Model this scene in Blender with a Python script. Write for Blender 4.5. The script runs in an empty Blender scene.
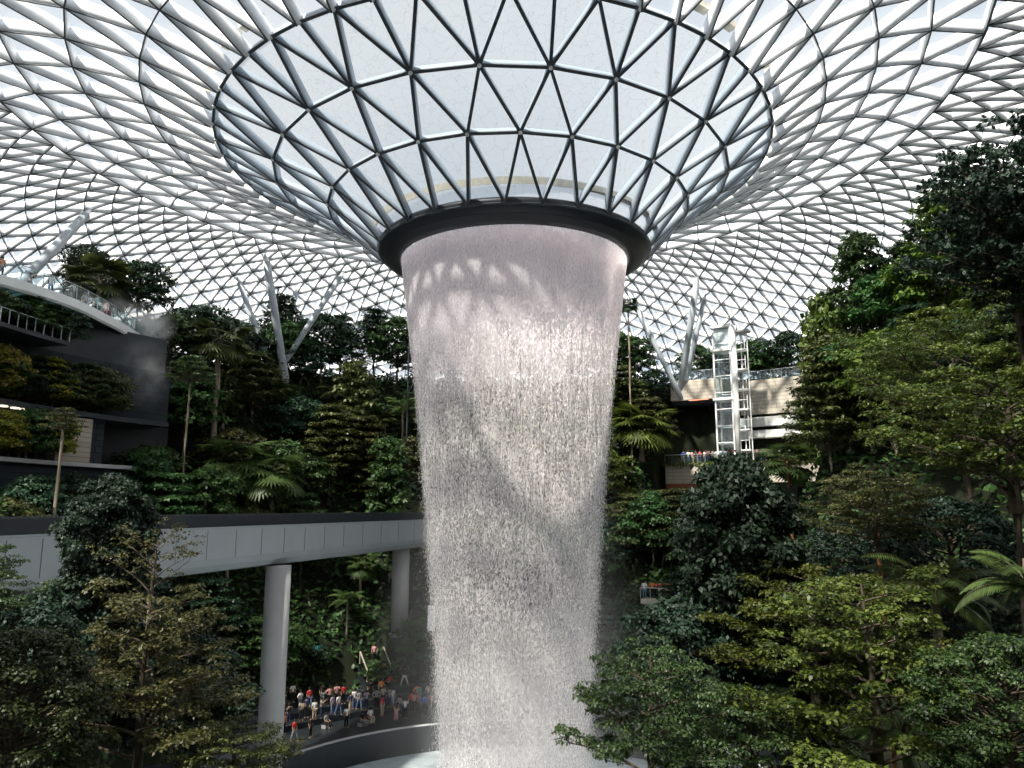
import bpy, bmesh, math, random
import numpy as np
from mathutils import Vector, Matrix
PI = math.pi
S = bpy.context.scene
COL = S.collection
rnd = random.Random(7)

# ------------------------------------------------------------------ camera
CAM = Vector((0, 0, 20.0)); F = 740.0; PITCH = math.radians(9.5)
cp, sp = math.cos(PITCH), math.sin(PITCH)
cd = bpy.data.cameras.new('camera'); cam = bpy.data.objects.new('camera', cd); COL.objects.link(cam)
cd.sensor_width = 36; cd.lens = F / 1024 * 36; cd.clip_start = .1; cd.clip_end = 1500
cam.location = CAM; cam.rotation_euler = (PI / 2 + PITCH, 0, 0)
S.camera = cam

def at(px, py, Y):
    """a place in the world seen at (px,py) of the photograph, Y metres in front of the viewpoint"""
    v = 384 - py
    d = F * cp - v * sp; u = F * sp + v * cp
    return Vector(((px - 512) / d * Y, Y, CAM.z + u / d * Y))
def px_of(p):
    q = Vector(p) - CAM
    d = q.y * cp + q.z * sp; u = -q.y * sp + q.z * cp
    return 512 + q.x / d * F, 384 - u / d * F

# ------------------------------------------------------------------ materials
def new_mat(name):
    m = bpy.data.materials.new(name); m.use_nodes = True
    nt = m.node_tree; nt.nodes.clear()
    out = nt.nodes.new('ShaderNodeOutputMaterial')
    return m, nt, out
def N(nt, t, **kw):
    n = nt.nodes.new(t)
    for k, v in kw.items():
        if k.startswith('i_'):
            n.inputs[k[2:].replace('_', ' ')].default_value = v
        else: setattr(n, k, v)
    return n
def rgba(c): return (c[0], c[1], c[2], 1)

def plain(name, col, rough=.6, metal=0, var=.12, scale=1.5, spec=.4, bump=0):
    m, nt, out = new_mat(name)
    b = N(nt, 'ShaderNodeBsdfPrincipled'); b.inputs['Roughness'].default_value = rough
    b.inputs['Metallic'].default_value = metal; b.inputs['Specular IOR Level'].default_value = spec
    tc = N(nt, 'ShaderNodeTexCoord'); nz = N(nt, 'ShaderNodeTexNoise'); nz.inputs['Scale'].default_value = scale
    nz.inputs['Detail'].default_value = 4
    nt.links.new(tc.outputs['Object'], nz.inputs['Vector'])
    r = N(nt, 'ShaderNodeValToRGB')
    r.color_ramp.elements[0].position = .3; r.color_ramp.elements[1].position = .7
    r.color_ramp.elements[0].color = rgba([c * (1 - var) for c in col]); r.color_ramp.elements[1].color = rgba([min(1, c * (1 + var)) for c in col])
    nt.links.new(nz.outputs['Fac'], r.inputs['Fac']); nt.links.new(r.outputs['Color'], b.inputs['Base Color'])
    if bump:
        bp = N(nt, 'ShaderNodeBump'); bp.inputs['Strength'].default_value = bump
        nt.links.new(nz.outputs['Fac'], bp.inputs['Height']); nt.links.new(bp.outputs['Normal'], b.inputs['Normal'])
    nt.links.new(b.outputs[0], out.inputs['Surface'])
    return m

def leafmat(name, c1, c2, trans=.35, rough=.45):
    m, nt, out = new_mat(name)
    g = N(nt, 'ShaderNodeNewGeometry'); oi = N(nt, 'ShaderNodeObjectInfo')
    mx = N(nt, 'ShaderNodeMix', data_type='RGBA')
    mx.inputs['A'].default_value = rgba(c1); mx.inputs['B'].default_value = rgba(c2)
    nt.links.new(g.outputs['Random Per Island'], mx.inputs['Factor'])
    hs = N(nt, 'ShaderNodeHueSaturation')
    mr = N(nt, 'ShaderNodeMapRange'); mr.inputs['To Min'].default_value = .7; mr.inputs['To Max'].default_value = 1.35
    mh = N(nt, 'ShaderNodeMapRange'); mh.inputs['To Min'].default_value = .475; mh.inputs['To Max'].default_value = .52
    nt.links.new(oi.outputs['Random'], mr.inputs['Value']); nt.links.new(oi.outputs['Random'], mh.inputs['Value'])
    nt.links.new(mr.outputs[0], hs.inputs['Value']); nt.links.new(mh.outputs[0], hs.inputs['Hue'])
    nt.links.new(mx.outputs['Result'], hs.inputs['Color'])
    b = N(nt, 'ShaderNodeBsdfPrincipled'); b.inputs['Roughness'].default_value = rough
    b.inputs['Specular IOR Level'].default_value = .35
    t = N(nt, 'ShaderNodeBsdfTranslucent'); ms = N(nt, 'ShaderNodeMixShader'); ms.inputs[0].default_value = trans
    nt.links.new(hs.outputs[0], b.inputs['Base Color']); nt.links.new(hs.outputs[0], t.inputs['Color'])
    nt.links.new(b.outputs[0], ms.inputs[1]); nt.links.new(t.outputs[0], ms.inputs[2])
    nt.links.new(ms.outputs[0], out.inputs['Surface'])
    return m

def bandmat(name, c1, c2, size, rough=.8, axis='z', mortar=.03):
    """stone or boards in courses"""
    m, nt, out = new_mat(name)
    b = N(nt, 'ShaderNodeBsdfPrincipled'); b.inputs['Roughness'].default_value = rough; b.inputs['Specular IOR Level'].default_value = .25
    tc = N(nt, 'ShaderNodeTexCoord'); mp = N(nt, 'ShaderNodeMapping')
    if axis == 'z': mp.inputs['Rotation'].default_value = (PI / 2, 0, 0)
    br = N(nt, 'ShaderNodeTexBrick'); br.inputs['Scale'].default_value = 1
    br.inputs['Brick Width'].default_value = size[0]; br.inputs['Row Height'].default_value = size[1]
    br.inputs['Mortar Size'].default_value = mortar
    br.inputs['Color1'].default_value = rgba(c1); br.inputs['Color2'].default_value = rgba(c2)
    br.inputs['Mortar'].default_value = rgba([c * .45 for c in c1])
    nt.links.new(tc.outputs['Object'], mp.inputs[0]); nt.links.new(mp.outputs[0], br.inputs['Vector'])
    nt.links.new(br.outputs['Color'], b.inputs['Base Color']); nt.links.new(b.outputs[0], out.inputs['Surface'])
    return m

def glassmat(name, tint, gloss=.1, rough=.05):
    m, nt, out = new_mat(name)
    t = N(nt, 'ShaderNodeBsdfTransparent'); t.inputs[0].default_value = rgba(tint)
    g = N(nt, 'ShaderNodeBsdfGlossy'); g.inputs['Roughness'].default_value = rough
    ms = N(nt, 'ShaderNodeMixShader'); ms.inputs[0].default_value = gloss
    nt.links.new(t.outputs[0], ms.inputs[1]); nt.links.new(g.outputs[0], ms.inputs[2]); nt.links.new(ms.outputs[0], out.inputs['Surface'])
    return m

def wet_glass(name, tint, ts):
    """glass with water running over its far side: half clear, half scattering, faint wandering rivulet lines"""
    m, nt, out = new_mat(name)
    tc = N(nt, 'ShaderNodeTexCoord')
    vo = N(nt, 'ShaderNodeTexVoronoi'); vo.feature = 'DISTANCE_TO_EDGE'; vo.inputs['Scale'].default_value = 2.2
    nz = N(nt, 'ShaderNodeTexNoise'); nz.inputs['Scale'].default_value = 2.0
    mxv = N(nt, 'ShaderNodeMix', data_type='RGBA'); mxv.inputs['Factor'].default_value = .35
    nt.links.new(tc.outputs['Object'], nz.inputs['Vector']); nt.links.new(tc.outputs['Object'], mxv.inputs['A']); nt.links.new(nz.outputs['Color'], mxv.inputs['B'])
    nt.links.new(mxv.outputs['Result'], vo.inputs['Vector'])
    r = N(nt, 'ShaderNodeMapRange'); r.inputs['From Max'].default_value = .03; r.inputs['To Min'].default_value = .86; r.inputs['To Max'].default_value = 1
    nt.links.new(vo.outputs['Distance'], r.inputs['Value'])
    cm = N(nt, 'ShaderNodeMix', data_type='RGBA'); cm.inputs['A'].default_value = (0, 0, 0, 1); cm.inputs['B'].default_value = rgba(tint)
    nt.links.new(r.outputs[0], cm.inputs['Factor'])
    t = N(nt, 'ShaderNodeBsdfTransparent'); l = N(nt, 'ShaderNodeBsdfTranslucent')
    nt.links.new(cm.outputs['Result'], t.inputs[0]); nt.links.new(cm.outputs['Result'], l.inputs[0])
    ms = N(nt, 'ShaderNodeMixShader'); ms.inputs[0].default_value = ts
    nt.links.new(t.outputs[0], ms.inputs[1]); nt.links.new(l.outputs[0], ms.inputs[2]); nt.links.new(ms.outputs[0], out.inputs['Surface'])
    return m

def watermat(name, lo, hi, col):
    """falling sheet of drops: part covers, part open, broken into fine vertical streaks"""
    m, nt, out = new_mat(name)
    tc = N(nt, 'ShaderNodeTexCoord')
    def noise(sx, sz, det=3):
        mp = N(nt, 'ShaderNodeMapping'); mp.inputs['Scale'].default_value = (sx, sx, sz)
        nz = N(nt, 'ShaderNodeTexNoise'); nz.inputs['Scale'].default_value = 1; nz.inputs['Detail'].default_value = det
        nt.links.new(tc.outputs['Object'], mp.inputs[0]); nt.links.new(mp.outputs[0], nz.inputs['Vector'])
        return nz.outputs['Fac']
    fine = noise(9, 4, 3); streak = noise(3.2, .2, 4)
    sx = N(nt, 'ShaderNodeSeparateXYZ'); nt.links.new(tc.outputs['Object'], sx.inputs[0])
    # cover by height above the pool
    hr = N(nt, 'ShaderNodeMapRange'); hr.inputs['From Min'].default_value = 0; hr.inputs['From Max'].default_value = 38
    nt.links.new(sx.outputs['Z'], hr.inputs['Value'])
    cr = N(nt, 'ShaderNodeValToRGB'); e = cr.color_ramp.elements
    e[0].position = 0; e[0].color = (hi, hi, hi, 1); e[1].position = 1; e[1].color = (1.0, 1.0, 1.0, 1)
    for p_, v_ in ((.22, .10 + lo), (.5, .03 + lo), (.70, .0 + lo), (.80, .22), (.9, .9)):
        q = e.new(p_); q.color = (v_, v_, v_, 1)
    nt.links.new(hr.outputs[0], cr.inputs[0])
    a1 = N(nt, 'ShaderNodeMath', operation='MULTIPLY_ADD'); a1.inputs[1].default_value = 2.4; a1.inputs[2].default_value = -1.2
    nt.links.new(fine, a1.inputs[0])
    a2 = N(nt, 'ShaderNodeMath', operation='MULTIPLY_ADD'); a2.inputs[1].default_value = .7; a2.inputs[2].default_value = -.35
    nt.links.new(streak, a2.inputs[0])
    s1 = N(nt, 'ShaderNodeMath', operation='ADD'); nt.links.new(a1.outputs[0], s1.inputs[0]); nt.links.new(a2.outputs[0], s1.inputs[1])
    s2 = N(nt, 'ShaderNodeMath', operation='ADD'); s2.use_clamp = True
    nt.links.new(s1.outputs[0], s2.inputs[0]); nt.links.new(cr.outputs[0], s2.inputs[1])
    d = N(nt, 'ShaderNodeBsdfDiffuse'); d.inputs[0].default_value = rgba(col)
    t = N(nt, 'ShaderNodeBsdfTranslucent'); t.inputs[0].default_value = rgba(col)
    m1 = N(nt, 'ShaderNodeMixShader'); m1.inputs[0].default_value = .5
    nt.links.new(d.outputs[0], m1.inputs[1]); nt.links.new(t.outputs[0], m1.inputs[2])
    tr = N(nt, 'ShaderNodeBsdfTransparent'); m2 = N(nt, 'ShaderNodeMixShader')
    nt.links.new(s2.outputs[0], m2.inputs[0]); nt.links.new(tr.outputs[0], m2.inputs[1]); nt.links.new(m1.outputs[0], m2.inputs[2])
    nt.links.new(m2.outputs[0], out.inputs['Surface'])
    return m

def emit(name, col, s):
    m, nt, out = new_mat(name); e = N(nt, 'ShaderNodeEmission'); e.inputs[0].default_value = rgba(col); e.inputs[1].default_value = s
    nt.links.new(e.outputs[0], out.inputs['Surface']); return m

def mistmat(name, dens, col=(.9, .92, .95)):
    m, nt, out = new_mat(name)
    v = N(nt, 'ShaderNodeVolumePrincipled'); v.inputs['Color'].default_value = rgba(col); v.inputs['Density'].default_value = dens
    v.inputs['Anisotropy'].default_value = .2
    nt.links.new(v.outputs[0], out.inputs['Volume']); return m

M = dict(
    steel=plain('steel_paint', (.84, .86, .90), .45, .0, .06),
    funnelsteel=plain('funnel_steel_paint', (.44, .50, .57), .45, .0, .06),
    undershade=plain('beam_underside_shade', (.06, .07, .085), .5, 0, .05),  # shade on the beam undersides, put into a near-black colour
    glass=glassmat('roof_glass', (.95, .965, .98), .04),
    wet=wet_glass('wet_glass', (.60, .635, .67), .22),
    ring=plain('ring_metal', (.018, .022, .03), .45, .1, .1),
    cream=plain('gutter_cream', (.62, .57, .47), .7, 0, .2, 2),
    tube=plain('tube_paint', (.33, .37, .41), .35, .0, .05),
    concrete=plain('concrete', (.40, .40, .41), .75, 0, .08, .6, .2),
    fascia=plain('bridge_fascia', (.34, .37, .40), .5, 0, .05, .5),
    joint=plain('panel_joint', (.12, .13, .15), .6),
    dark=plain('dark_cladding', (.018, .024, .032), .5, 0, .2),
    darkwall=bandmat('dark_stone', (.018, .025, .034), (.03, .038, .048), (1.6, .5)),
    stone=bandmat('pale_stone', (.46, .42, .36), (.52, .48, .42), (2.2, .45), mortar=.02),
    lit=bandmat('lit_warm_stone', (.34, .29, .24), (.42, .36, .30), (2.6, .4), mortar=.02),  # lit stretch of the wall: the light is put into this paler stone
    white=plain('white_paint', (.78, .79, .8), .4, 0, .04),
    soil=plain('forest_soil', (.016, .02, .012), .95, 0, .5, .4, .1, .4),
    plaza=plain('plaza_paving', (.022, .027, .033), .35, 0, .15, .8),
    railglass=glassmat('rail_glass', (.8, .87, .88), .12),
    floorglass=glassmat('floor_glass', (.35, .5, .5), .35, .25),
    bark=plain('bark', (.075, .06, .045), .9, 0, .35, 4, .2, .3),
    palebark=plain('pale_bark', (.24, .2, .15), .85, 0, .25, 5, .2, .3),
    warmbark=plain('orange_bark', (.30, .13, .06), .85, 0, .25, 5, .2, .3),
    amber=emit('amber_lamp', (1, .55, .2), 6), warmlamp=emit('warm_lamp', (1, .86, .62), 1.6),
    redlamp=emit('red_strip', (1, .28, .16), 2.5), cyan=emit('cyan_screen', (.1, .6, .65), .8),
    purple=plain('purple_cloth', (.2, .03, .6), .8),
    leaf_dark=leafmat('leaf_dark', (.012, .034, .018), (.036, .078, .034), .25),
    leaf_mid=leafmat('leaf_mid', (.026, .066, .022), (.07, .135, .036), .3),
    leaf_near=leafmat('leaf_near', (.007, .018, .007), (.055, .085, .022), .25),  # dark leaves, highlights put into the second colour
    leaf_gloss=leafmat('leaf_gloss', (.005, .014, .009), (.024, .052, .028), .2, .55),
    leaf_nearolive=leafmat('leaf_nearolive', (.018, .028, .009), (.12, .125, .035), .3),  # second colour paints the yellow highlights on olive leaves
    leaf_nearlime=leafmat('leaf_nearlime', (.018, .036, .008), (.13, .16, .028), .35),  # yellow-green highlights painted in as the second leaf colour
    leaf_lime=leafmat('leaf_lime', (.045, .085, .014), (.13, .18, .03), .35),
    leaf_olive=leafmat('leaf_olive', (.035, .05, .014), (.10, .11, .035), .3),
    leaf_palm=leafmat('leaf_palm', (.035, .065, .018), (.085, .12, .035), .3),
    leaf_yellowlit=leafmat('leaf_yellowlit', (.10, .13, .015), (.34, .30, .04), .4),  # yellow light on the trees, put into the leaf colour
)
def softmist(name, dens, rad, cen=(0, 0, 0), col=(.97, .97, .98)):
    """mist that thins away from its middle, in drifting lumps"""
    m, nt, out = new_mat(name)
    v = N(nt, 'ShaderNodeVolumePrincipled'); v.inputs['Color'].default_value = rgba(col); v.inputs['Anisotropy'].default_value = .1
    tc = N(nt, 'ShaderNodeTexCoord'); mp = N(nt, 'ShaderNodeMapping'); mp.vector_type = 'TEXTURE'
    mp.inputs['Location'].default_value = cen; mp.inputs['Scale'].default_value = rad
    ln = N(nt, 'ShaderNodeVectorMath', operation='LENGTH'); mr = N(nt, 'ShaderNodeMapRange'); mr.interpolation_type = 'SMOOTHSTEP'
    mr.inputs['From Min'].default_value = .15; mr.inputs['From Max'].default_value = .95; mr.inputs['To Min'].default_value = dens; mr.inputs['To Max'].default_value = 0
    nz = N(nt, 'ShaderNodeTexNoise'); nz.inputs['Scale'].default_value = 2.2 / max(rad) * 1.5; nz.inputs['Detail'].default_value = 2
    m2 = N(nt, 'ShaderNodeMapRange'); m2.inputs['From Min'].default_value = .35; m2.inputs['From Max'].default_value = .65
    mu = N(nt, 'ShaderNodeMath', operation='MULTIPLY')
    nt.links.new(tc.outputs['Object'], mp.inputs[0]); nt.links.new(mp.outputs[0], ln.inputs[0]); nt.links.new(ln.outputs['Value'], mr.inputs['Value'])
    nt.links.new(tc.outputs['Object'], nz.inputs['Vector']); nt.links.new(nz.outputs['Fac'], m2.inputs['Value'])
    nt.links.new(mr.outputs[0], mu.inputs[0]); nt.links.new(m2.outputs[0], mu.inputs[1]); nt.links.new(mu.outputs[0], v.inputs['Density'])
    nt.links.new(v.outputs[0], out.inputs['Volume']); return m
# pool water
m, nt, out = new_mat('pool_water')
b = N(nt, 'ShaderNodeBsdfPrincipled'); b.inputs['Roughness'].default_value = .25
tc = N(nt, 'ShaderNodeTexCoord'); nz = N(nt, 'ShaderNodeTexNoise'); nz.inputs['Scale'].default_value = 1.2; nz.inputs['Detail'].default_value = 6
r = N(nt, 'ShaderNodeValToRGB'); r.color_ramp.elements[0].color = (.25, .32, .36, 1); r.color_ramp.elements[1].color = (.62, .68, .72, 1)
bp = N(nt, 'ShaderNodeBump'); bp.inputs['Strength'].default_value = .5
nt.links.new(tc.outputs['Object'], nz.inputs['Vector']); nt.links.new(nz.outputs['Fac'], r.inputs[0]); nt.links.new(r.outputs[0], b.inputs['Base Color'])
nt.links.new(nz.outputs['Fac'], bp.inputs['Height']); nt.links.new(bp.outputs[0], b.inputs['Normal']); nt.links.new(b.outputs[0], out.inputs['Surface'])
M['water'] = m

# ------------------------------------------------------------------ mesh helpers
def link(o): COL.objects.link(o); return o
def from_np(name, V, Fq, mats, idx=None, smooth=False):
    """V (n,3); Fq (m,k) faces all of k corners"""
    V = np.asarray(V, dtype=np.float32); Fq = np.asarray(Fq, dtype=np.int32)
    me = bpy.data.meshes.new(name); k = Fq.shape[1]
    me.vertices.add(len(V)); me.vertices.foreach_set('co', V.ravel())
    me.loops.add(Fq.size); me.loops.foreach_set('vertex_index', Fq.ravel())
    me.polygons.add(len(Fq)); me.polygons.foreach_set('loop_start', np.arange(0, Fq.size, k, dtype=np.int32))
    me.polygons.foreach_set('loop_total', np.full(len(Fq), k, dtype=np.int32))
    for mm in (mats if isinstance(mats, (list, tuple)) else [mats]): me.materials.append(mm)
    if idx is not None: me.polygons.foreach_set('material_index', np.asarray(idx, dtype=np.int32))
    if smooth: me.polygons.foreach_set('use_smooth', np.ones(len(Fq), dtype=bool))
    me.update(calc_edges=True); me.validate()
    return me
class MB:
    """collects shapes and links them as ONE mesh object"""
    def __init__(s): s.v = []; s.f = []; s.mi = []; s.cur = 0
    def add(s, vs, fs):
        b = len(s.v); s.v += [tuple(v) for v in vs]; s.f += [tuple(b + i for i in f) for f in fs]; s.mi += [s.cur] * len(fs); return s
    def box(s, c, size, rz=0, rx=0, ry=0):
        R = Matrix.Rotation(rz, 3, 'Z') @ Matrix.Rotation(ry, 3, 'Y') @ Matrix.Rotation(rx, 3, 'X')
        vs = [Vector(c) + R @ Vector((x * size[0] / 2, y * size[1] / 2, z * size[2] / 2)) for x in (-1, 1) for y in (-1, 1) for z in (-1, 1)]
        return s.add(vs, [(0, 1, 3, 2), (4, 6, 7, 5), (0, 4, 5, 1), (2, 3, 7, 6), (0, 2, 6, 4), (1, 5, 7, 3)])
    def tube(s, pts, rad, n=8, cap=True):
        pts = [Vector(p) for p in pts]
        if not isinstance(rad, (list, tuple)): rad = [rad] * len(pts)
        vs = []; fs = []
        for i, p in enumerate(pts):
            t = (pts[min(i + 1, len(pts) - 1)] - pts[max(i - 1, 0)]).normalized()
            a = t.cross(Vector((0, 0, 1)) if abs(t.z) < .95 else Vector((1, 0, 0))).normalized(); c = t.cross(a)
            vs += [p + (a * math.cos(2 * PI * k / n) + c * math.sin(2 * PI * k / n)) * rad[i] for k in range(n)]
        for i in range(len(pts) - 1):
            fs += [(i * n + k, i * n + (k + 1) % n, (i + 1) * n + (k + 1) % n, (i + 1) * n + k) for k in range(n)]
        if cap: fs += [tuple(range(n))[::-1], tuple((len(pts) - 1) * n + k for k in range(n))]
        return s.add(vs, fs)
    def sweep(s, path, prof, closed_prof=True, caps=True):
        """path: list of (point, side vector); prof: list of (across, up)"""
        n = len(prof); vs = []; fs = []
        for p, sd in path: vs += [Vector(p) + Vector(sd) * a + Vector((0, 0, 1)) * u for a, u in prof]
        for i in range(len(path) - 1):
            for k in range(n if closed_prof else n - 1):
                fs.append((i * n + k, i * n + (k + 1) % n, (i + 1) * n + (k + 1) % n, (i + 1) * n + k))
        if caps and closed_prof: fs += [tuple(range(n))[::-1], tuple((len(path) - 1) * n + k for k in range(n))]
        return s.add(vs, fs)
    def lathe(s, prof, n=64, c=(0, 0, 0), a0=0, a1=2 * PI):
        full = abs(a1 - a0 - 2 * PI) < 1e-6; m = n if full else n + 1
        vs = [(c[0] + r * math.cos(a0 + (a1 - a0) * k / n), c[1] + r * math.sin(a0 + (a1 - a0) * k / n), c[2] + z) for r, z in prof for k in range(m)]
        fs = [(i * m + k, i * m + (k + 1) % m, (i + 1) * m + (k + 1) % m, (i + 1) * m + k) for i in range(len(prof) - 1) for k in range(n)]
        return s.add(vs, fs)
    def poly(s, pts, z0, z1):
        n = len(pts); vs = [(p[0], p[1], z0) for p in pts] + [(p[0], p[1], z1) for p in pts]
        fs = [tuple(range(n))[::-1], tuple(range(n, 2 * n))] + [(k, (k + 1) % n, n + (k + 1) % n, n + k) for k in range(n)]
        return s.add(vs, fs)
    def build(s, name, mats, parent=None, smooth=False, loc=None):
        me = bpy.data.meshes.new(name); me.from_pydata(s.v, [], s.f)
        for mm in (mats if isinstance(mats, (list, tuple)) else [mats]): me.materials.append(mm)
        me.polygons.foreach_set('material_index', s.mi)
        if smooth: me.polygons.foreach_set('use_smooth', [True] * len(s.f))
        me.update(); o = link(bpy.data.objects.new(name, me))
        if parent:
            o.parent = parent
        return o
def tag(o, label=None, cat=None, group=None, kind=None):
    if label: o['label'] = label
    if cat: o['category'] = cat
    if group: o['group'] = group
    if kind: o['kind'] = kind
    return o
def thing(name, label, cat, loc=(0, 0, 0), rz=0, group=None):
    o = link(bpy.data.objects.new(name, None)); o.empty_display_size = .3
    o.location = loc; o.rotation_euler = (0, 0, rz); return tag(o, label, cat, group)
def meshobj(name, me, parent=None, loc=(0, 0, 0), scale=None, rz=0):
    o = link(bpy.data.objects.new(name, me)); o.location = loc; o.rotation_euler = (0, 0, rz)
    if scale is not None: o.scale = scale
    if parent: o.parent = parent
    return o
def world_child(o, parent):
    """shape was written in world coordinates: hang it under its thing without moving it"""
    o.parent = parent; o.matrix_parent_inverse = Matrix.Translation(-parent.location) if parent.rotation_euler.z == 0 else (Matrix.Translation(parent.location) @ Matrix.Rotation(parent.rotation_euler.z, 4, 'Z')).inverted()
    return o
def smooth01(a, b, x):
    t = min(1, max(0, (x - a) / (b - a))); return t * t * (3 - 2 * t)

# ------------------------------------------------------------------ the ground
PC = Vector((0, 48)); AX = Vector((.15, 52)); PLAZA = 2.0; DECK = 36.2
def terr(x, y):
    dx, dy = x - PC.x, y - PC.y; r = math.hypot(dx, dy)
    re = r + .3 * max(0, x - 6) * smooth01(-10, 10, 30 - dy) + .0
    fr = smooth01(.25, .8, -dy / max(r, 1e-6))
    if r < 26: return -.8
    back = 2 + 34.0 * min(1, max(0, (re - 26.5) / 21.5)) ** 1.05
    if re > 26.5: back += .5 * math.sin(re * 1.3) * (1 if re < 46 else 0)
    front = 2 + 9.0 * smooth01(24, 46, r)
    a = math.degrees(math.atan2(dy, dx))
    if 33 < a < 70 and r < 54: back = min(back, 13 + 30 * max(smooth01(66, 70, a), 1 - smooth01(33, 38, a)) + 40 * smooth01(50, 54, r))
    h = back * (1 - fr) + front * fr
    return h
gx = np.linspace(-110, 110, 140); gy = np.linspace(-45, 150, 125)
V = [(x, y, terr(x, y)) for y in gy for x in gx]
Fs = [(j * 140 + i, j * 140 + i + 1, (j + 1) * 140 + i + 1, (j + 1) * 140 + i) for j in range(124) for i in range(139)]
g = meshobj('ground', from_np('ground', V, Fs, M['soil'], smooth=True)); tag(g, kind='structure')
# plaza floor and its basin wall
mb = MB(); mb.lathe([(19, -.2), (19, 2.04), (19.25, 2.1), (19.5, 2.04), (27.5, 2.04), (27.5, 1.7)], 96, (PC.x, PC.y, 0))
o = mb.build('floor_plaza', M['plaza'], smooth=False); tag(o, kind='structure')
mb = MB(); mb.lathe([(19.02, 2.06), (19.1, 2.16), (19.24, 2.16), (19.3, 2.06)], 96, (PC.x, PC.y, 0))
o = mb.build('trim_1', M['concrete']); tag(o, kind='structure')
for k in range(3):
    R0 = 24.2 + k * 1.3
    mb = MB(); mb.lathe([(R0, 2.0), (R0, 2.5 + k * .5), (R0 + 1.4, 2.5 + k * .5), (R0 + 1.4, 2.0)], 48, (PC.x, PC.y, 0), math.radians(62), math.radians(150))
    o = mb.build('terrace_step', M['plaza']); tag(o, 'curved grey stone seating step behind the pool plaza, %s of three' % ('lowest', 'middle', 'topmost')[k], 'step', 'seating steps behind the plaza', 'structure')
mb = MB(); mb.lathe([(19.05, 0), (.01, .0)], 96, (PC.x, PC.y, 0))
o = mb.build('pool_water', M['water'], smooth=True); tag(o, 'pale churned water in the round pool under the waterfall', 'water', None, 'structure')

# ------------------------------------------------------------------ roof shell
def perim(a):
    """distance from the funnel axis to the foot of the shell"""
    bx = 66 if math.cos(a) > 0 else 64
    by = 66 if math.sin(a) > 0 else 84
    return 1 / math.sqrt((math.cos(a) / bx) ** 2 + (math.sin(a) / by) ** 2)
prof = [(9.5, 18.5), (12.7, 21.4), (16.0, 23.5), (19.4, 25.5), (23.2, 27.2), (26.8, 28.3), (30.2, 28.9), (33.4, 29.1)]
NO = 24; ZB = 15.8
rows = []          # (kind r/u, value, N)
for i, (r_, z_) in enumerate(prof): rows.append((r_, z_, 27 if i < 3 else 54))
RR, ZR = prof[-1]
def roofpt(k, a):
    if k < len(prof):
        r_, z_ = prof[k]
    else:
        t = (k - len(prof) + 1) / NO
        u = math.sin(t * PI / 2 * .93) / math.sin(PI / 2 * .93)
        P = perim(a); r_ = RR + (P - RR) * u
        z_ = ZB + (ZR - ZB) * max(0, (1 - u ** 2.3)) ** .8
    cx = AX.x - 3.0 * min(1, max(0, (r_ - 9.8) / 20))
    return np.array((cx + r_ * math.cos(a), AX.y + r_ * math.sin(a), CAM.z + z_))
K = len(prof)
def rowN(k): return 27 if k < 3 else 54
rowsP = []; offs = 0.0
for k in range(K):
    n = rowN(k)
    if k and n == rowN(k - 1): offs += .5
    elif k: offs = 2 * offs   # doubling: even nodes line up with the nodes below
    rowsP.append([roofpt(k, 2 * PI * (j + offs) / n) for j in range(n)])
edges = []; tris = []; vid = {}; RV = []
for k in range(K):
    for j in range(len(rowsP[k])): vid[(k, j)] = len(RV); RV.append(rowsP[k][j])
for k in range(K):
    n = rowN(k)
    for j in range(n): edges.append((vid[(k, j)], vid[(k, (j + 1) % n)]))
    if k + 1 < K:
        n2 = rowN(k + 1)
        for j in range(n):
            j1 = (j + 1) % n
            if n2 == n:   # upper node j sits half a step past lower node j
                u0 = j; um = (j - 1) % n
                edges += [(vid[(k, j)], vid[(k + 1, u0)]), (vid[(k, j)], vid[(k + 1, um)])]
                tris += [(vid[(k, j)], vid[(k, j1)], vid[(k + 1, u0)]), (vid[(k, j)], vid[(k + 1, u0)], vid[(k + 1, um)])]
            else:
                a_ = (2 * j) % n2; b_ = (2 * j + 1) % n2; c_ = (2 * j + 2) % n2
                edges += [(vid[(k, j)], vid[(k + 1, a_)]), (vid[(k, j)], vid[(k + 1, b_)]), (vid[(k, j1)], vid[(k + 1, b_)])]
                tris += [(vid[(k, j)], vid[(k + 1, b_)], vid[(k + 1, a_)]), (vid[(k, j)], vid[(k, j1)], vid[(k + 1, b_)]), (vid[(k, j1)], vid[(k + 1, c_)], vid[(k + 1, b_)])]
# outer shell: meridian members with diagonals between them
NB_ = 84; base_i = len(RV); near_end = base_i
def oid(k, j): return base_i + k * NB_ + (j % NB_)
for k in range(NO + 1):
    for j in range(NB_): RV.append(roofpt(len(prof) - 1 + k, 2 * PI * (j + .5 * k) / NB_))
for k in range(NO + 1):
    for j in range(NB_):
        if k in (0, NO): edges.append((oid(k, j), oid(k, j + 1)))
        if k < NO: edges += [(oid(k, j), oid(k + 1, j)), (oid(k, j), oid(k + 1, j - 1))]
        if k == 0: tris.append((oid(0, j), oid(0, j + 1), oid(1, j)))
        if k + 2 <= NO:
            edges.append((oid(k, j), oid(k + 2, j - 1)))
            tris += [(oid(k, j), oid(k + 1, j), oid(k + 2, j - 1)), (oid(k, j), oid(k + 2, j - 1), oid(k + 1, j - 1))]
        if k == NO - 1: tris.append((oid(k, j), oid(k + 1, j), oid(k + 1, j - 1)))
footring = [RV[oid(NO, j)] for j in range(NB_)]
RV = np.array(RV); T = np.array(tris)
fn = np.cross(RV[T[:, 1]] - RV[T[:, 0]], RV[T[:, 2]] - RV[T[:, 0]]); fn /= np.linalg.norm(fn, axis=1)[:, None]
fn[fn[:, 2] < 0] *= -1
VN = np.zeros_like(RV)
for c in range(3): np.add.at(VN, T[:, c], fn)
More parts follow.
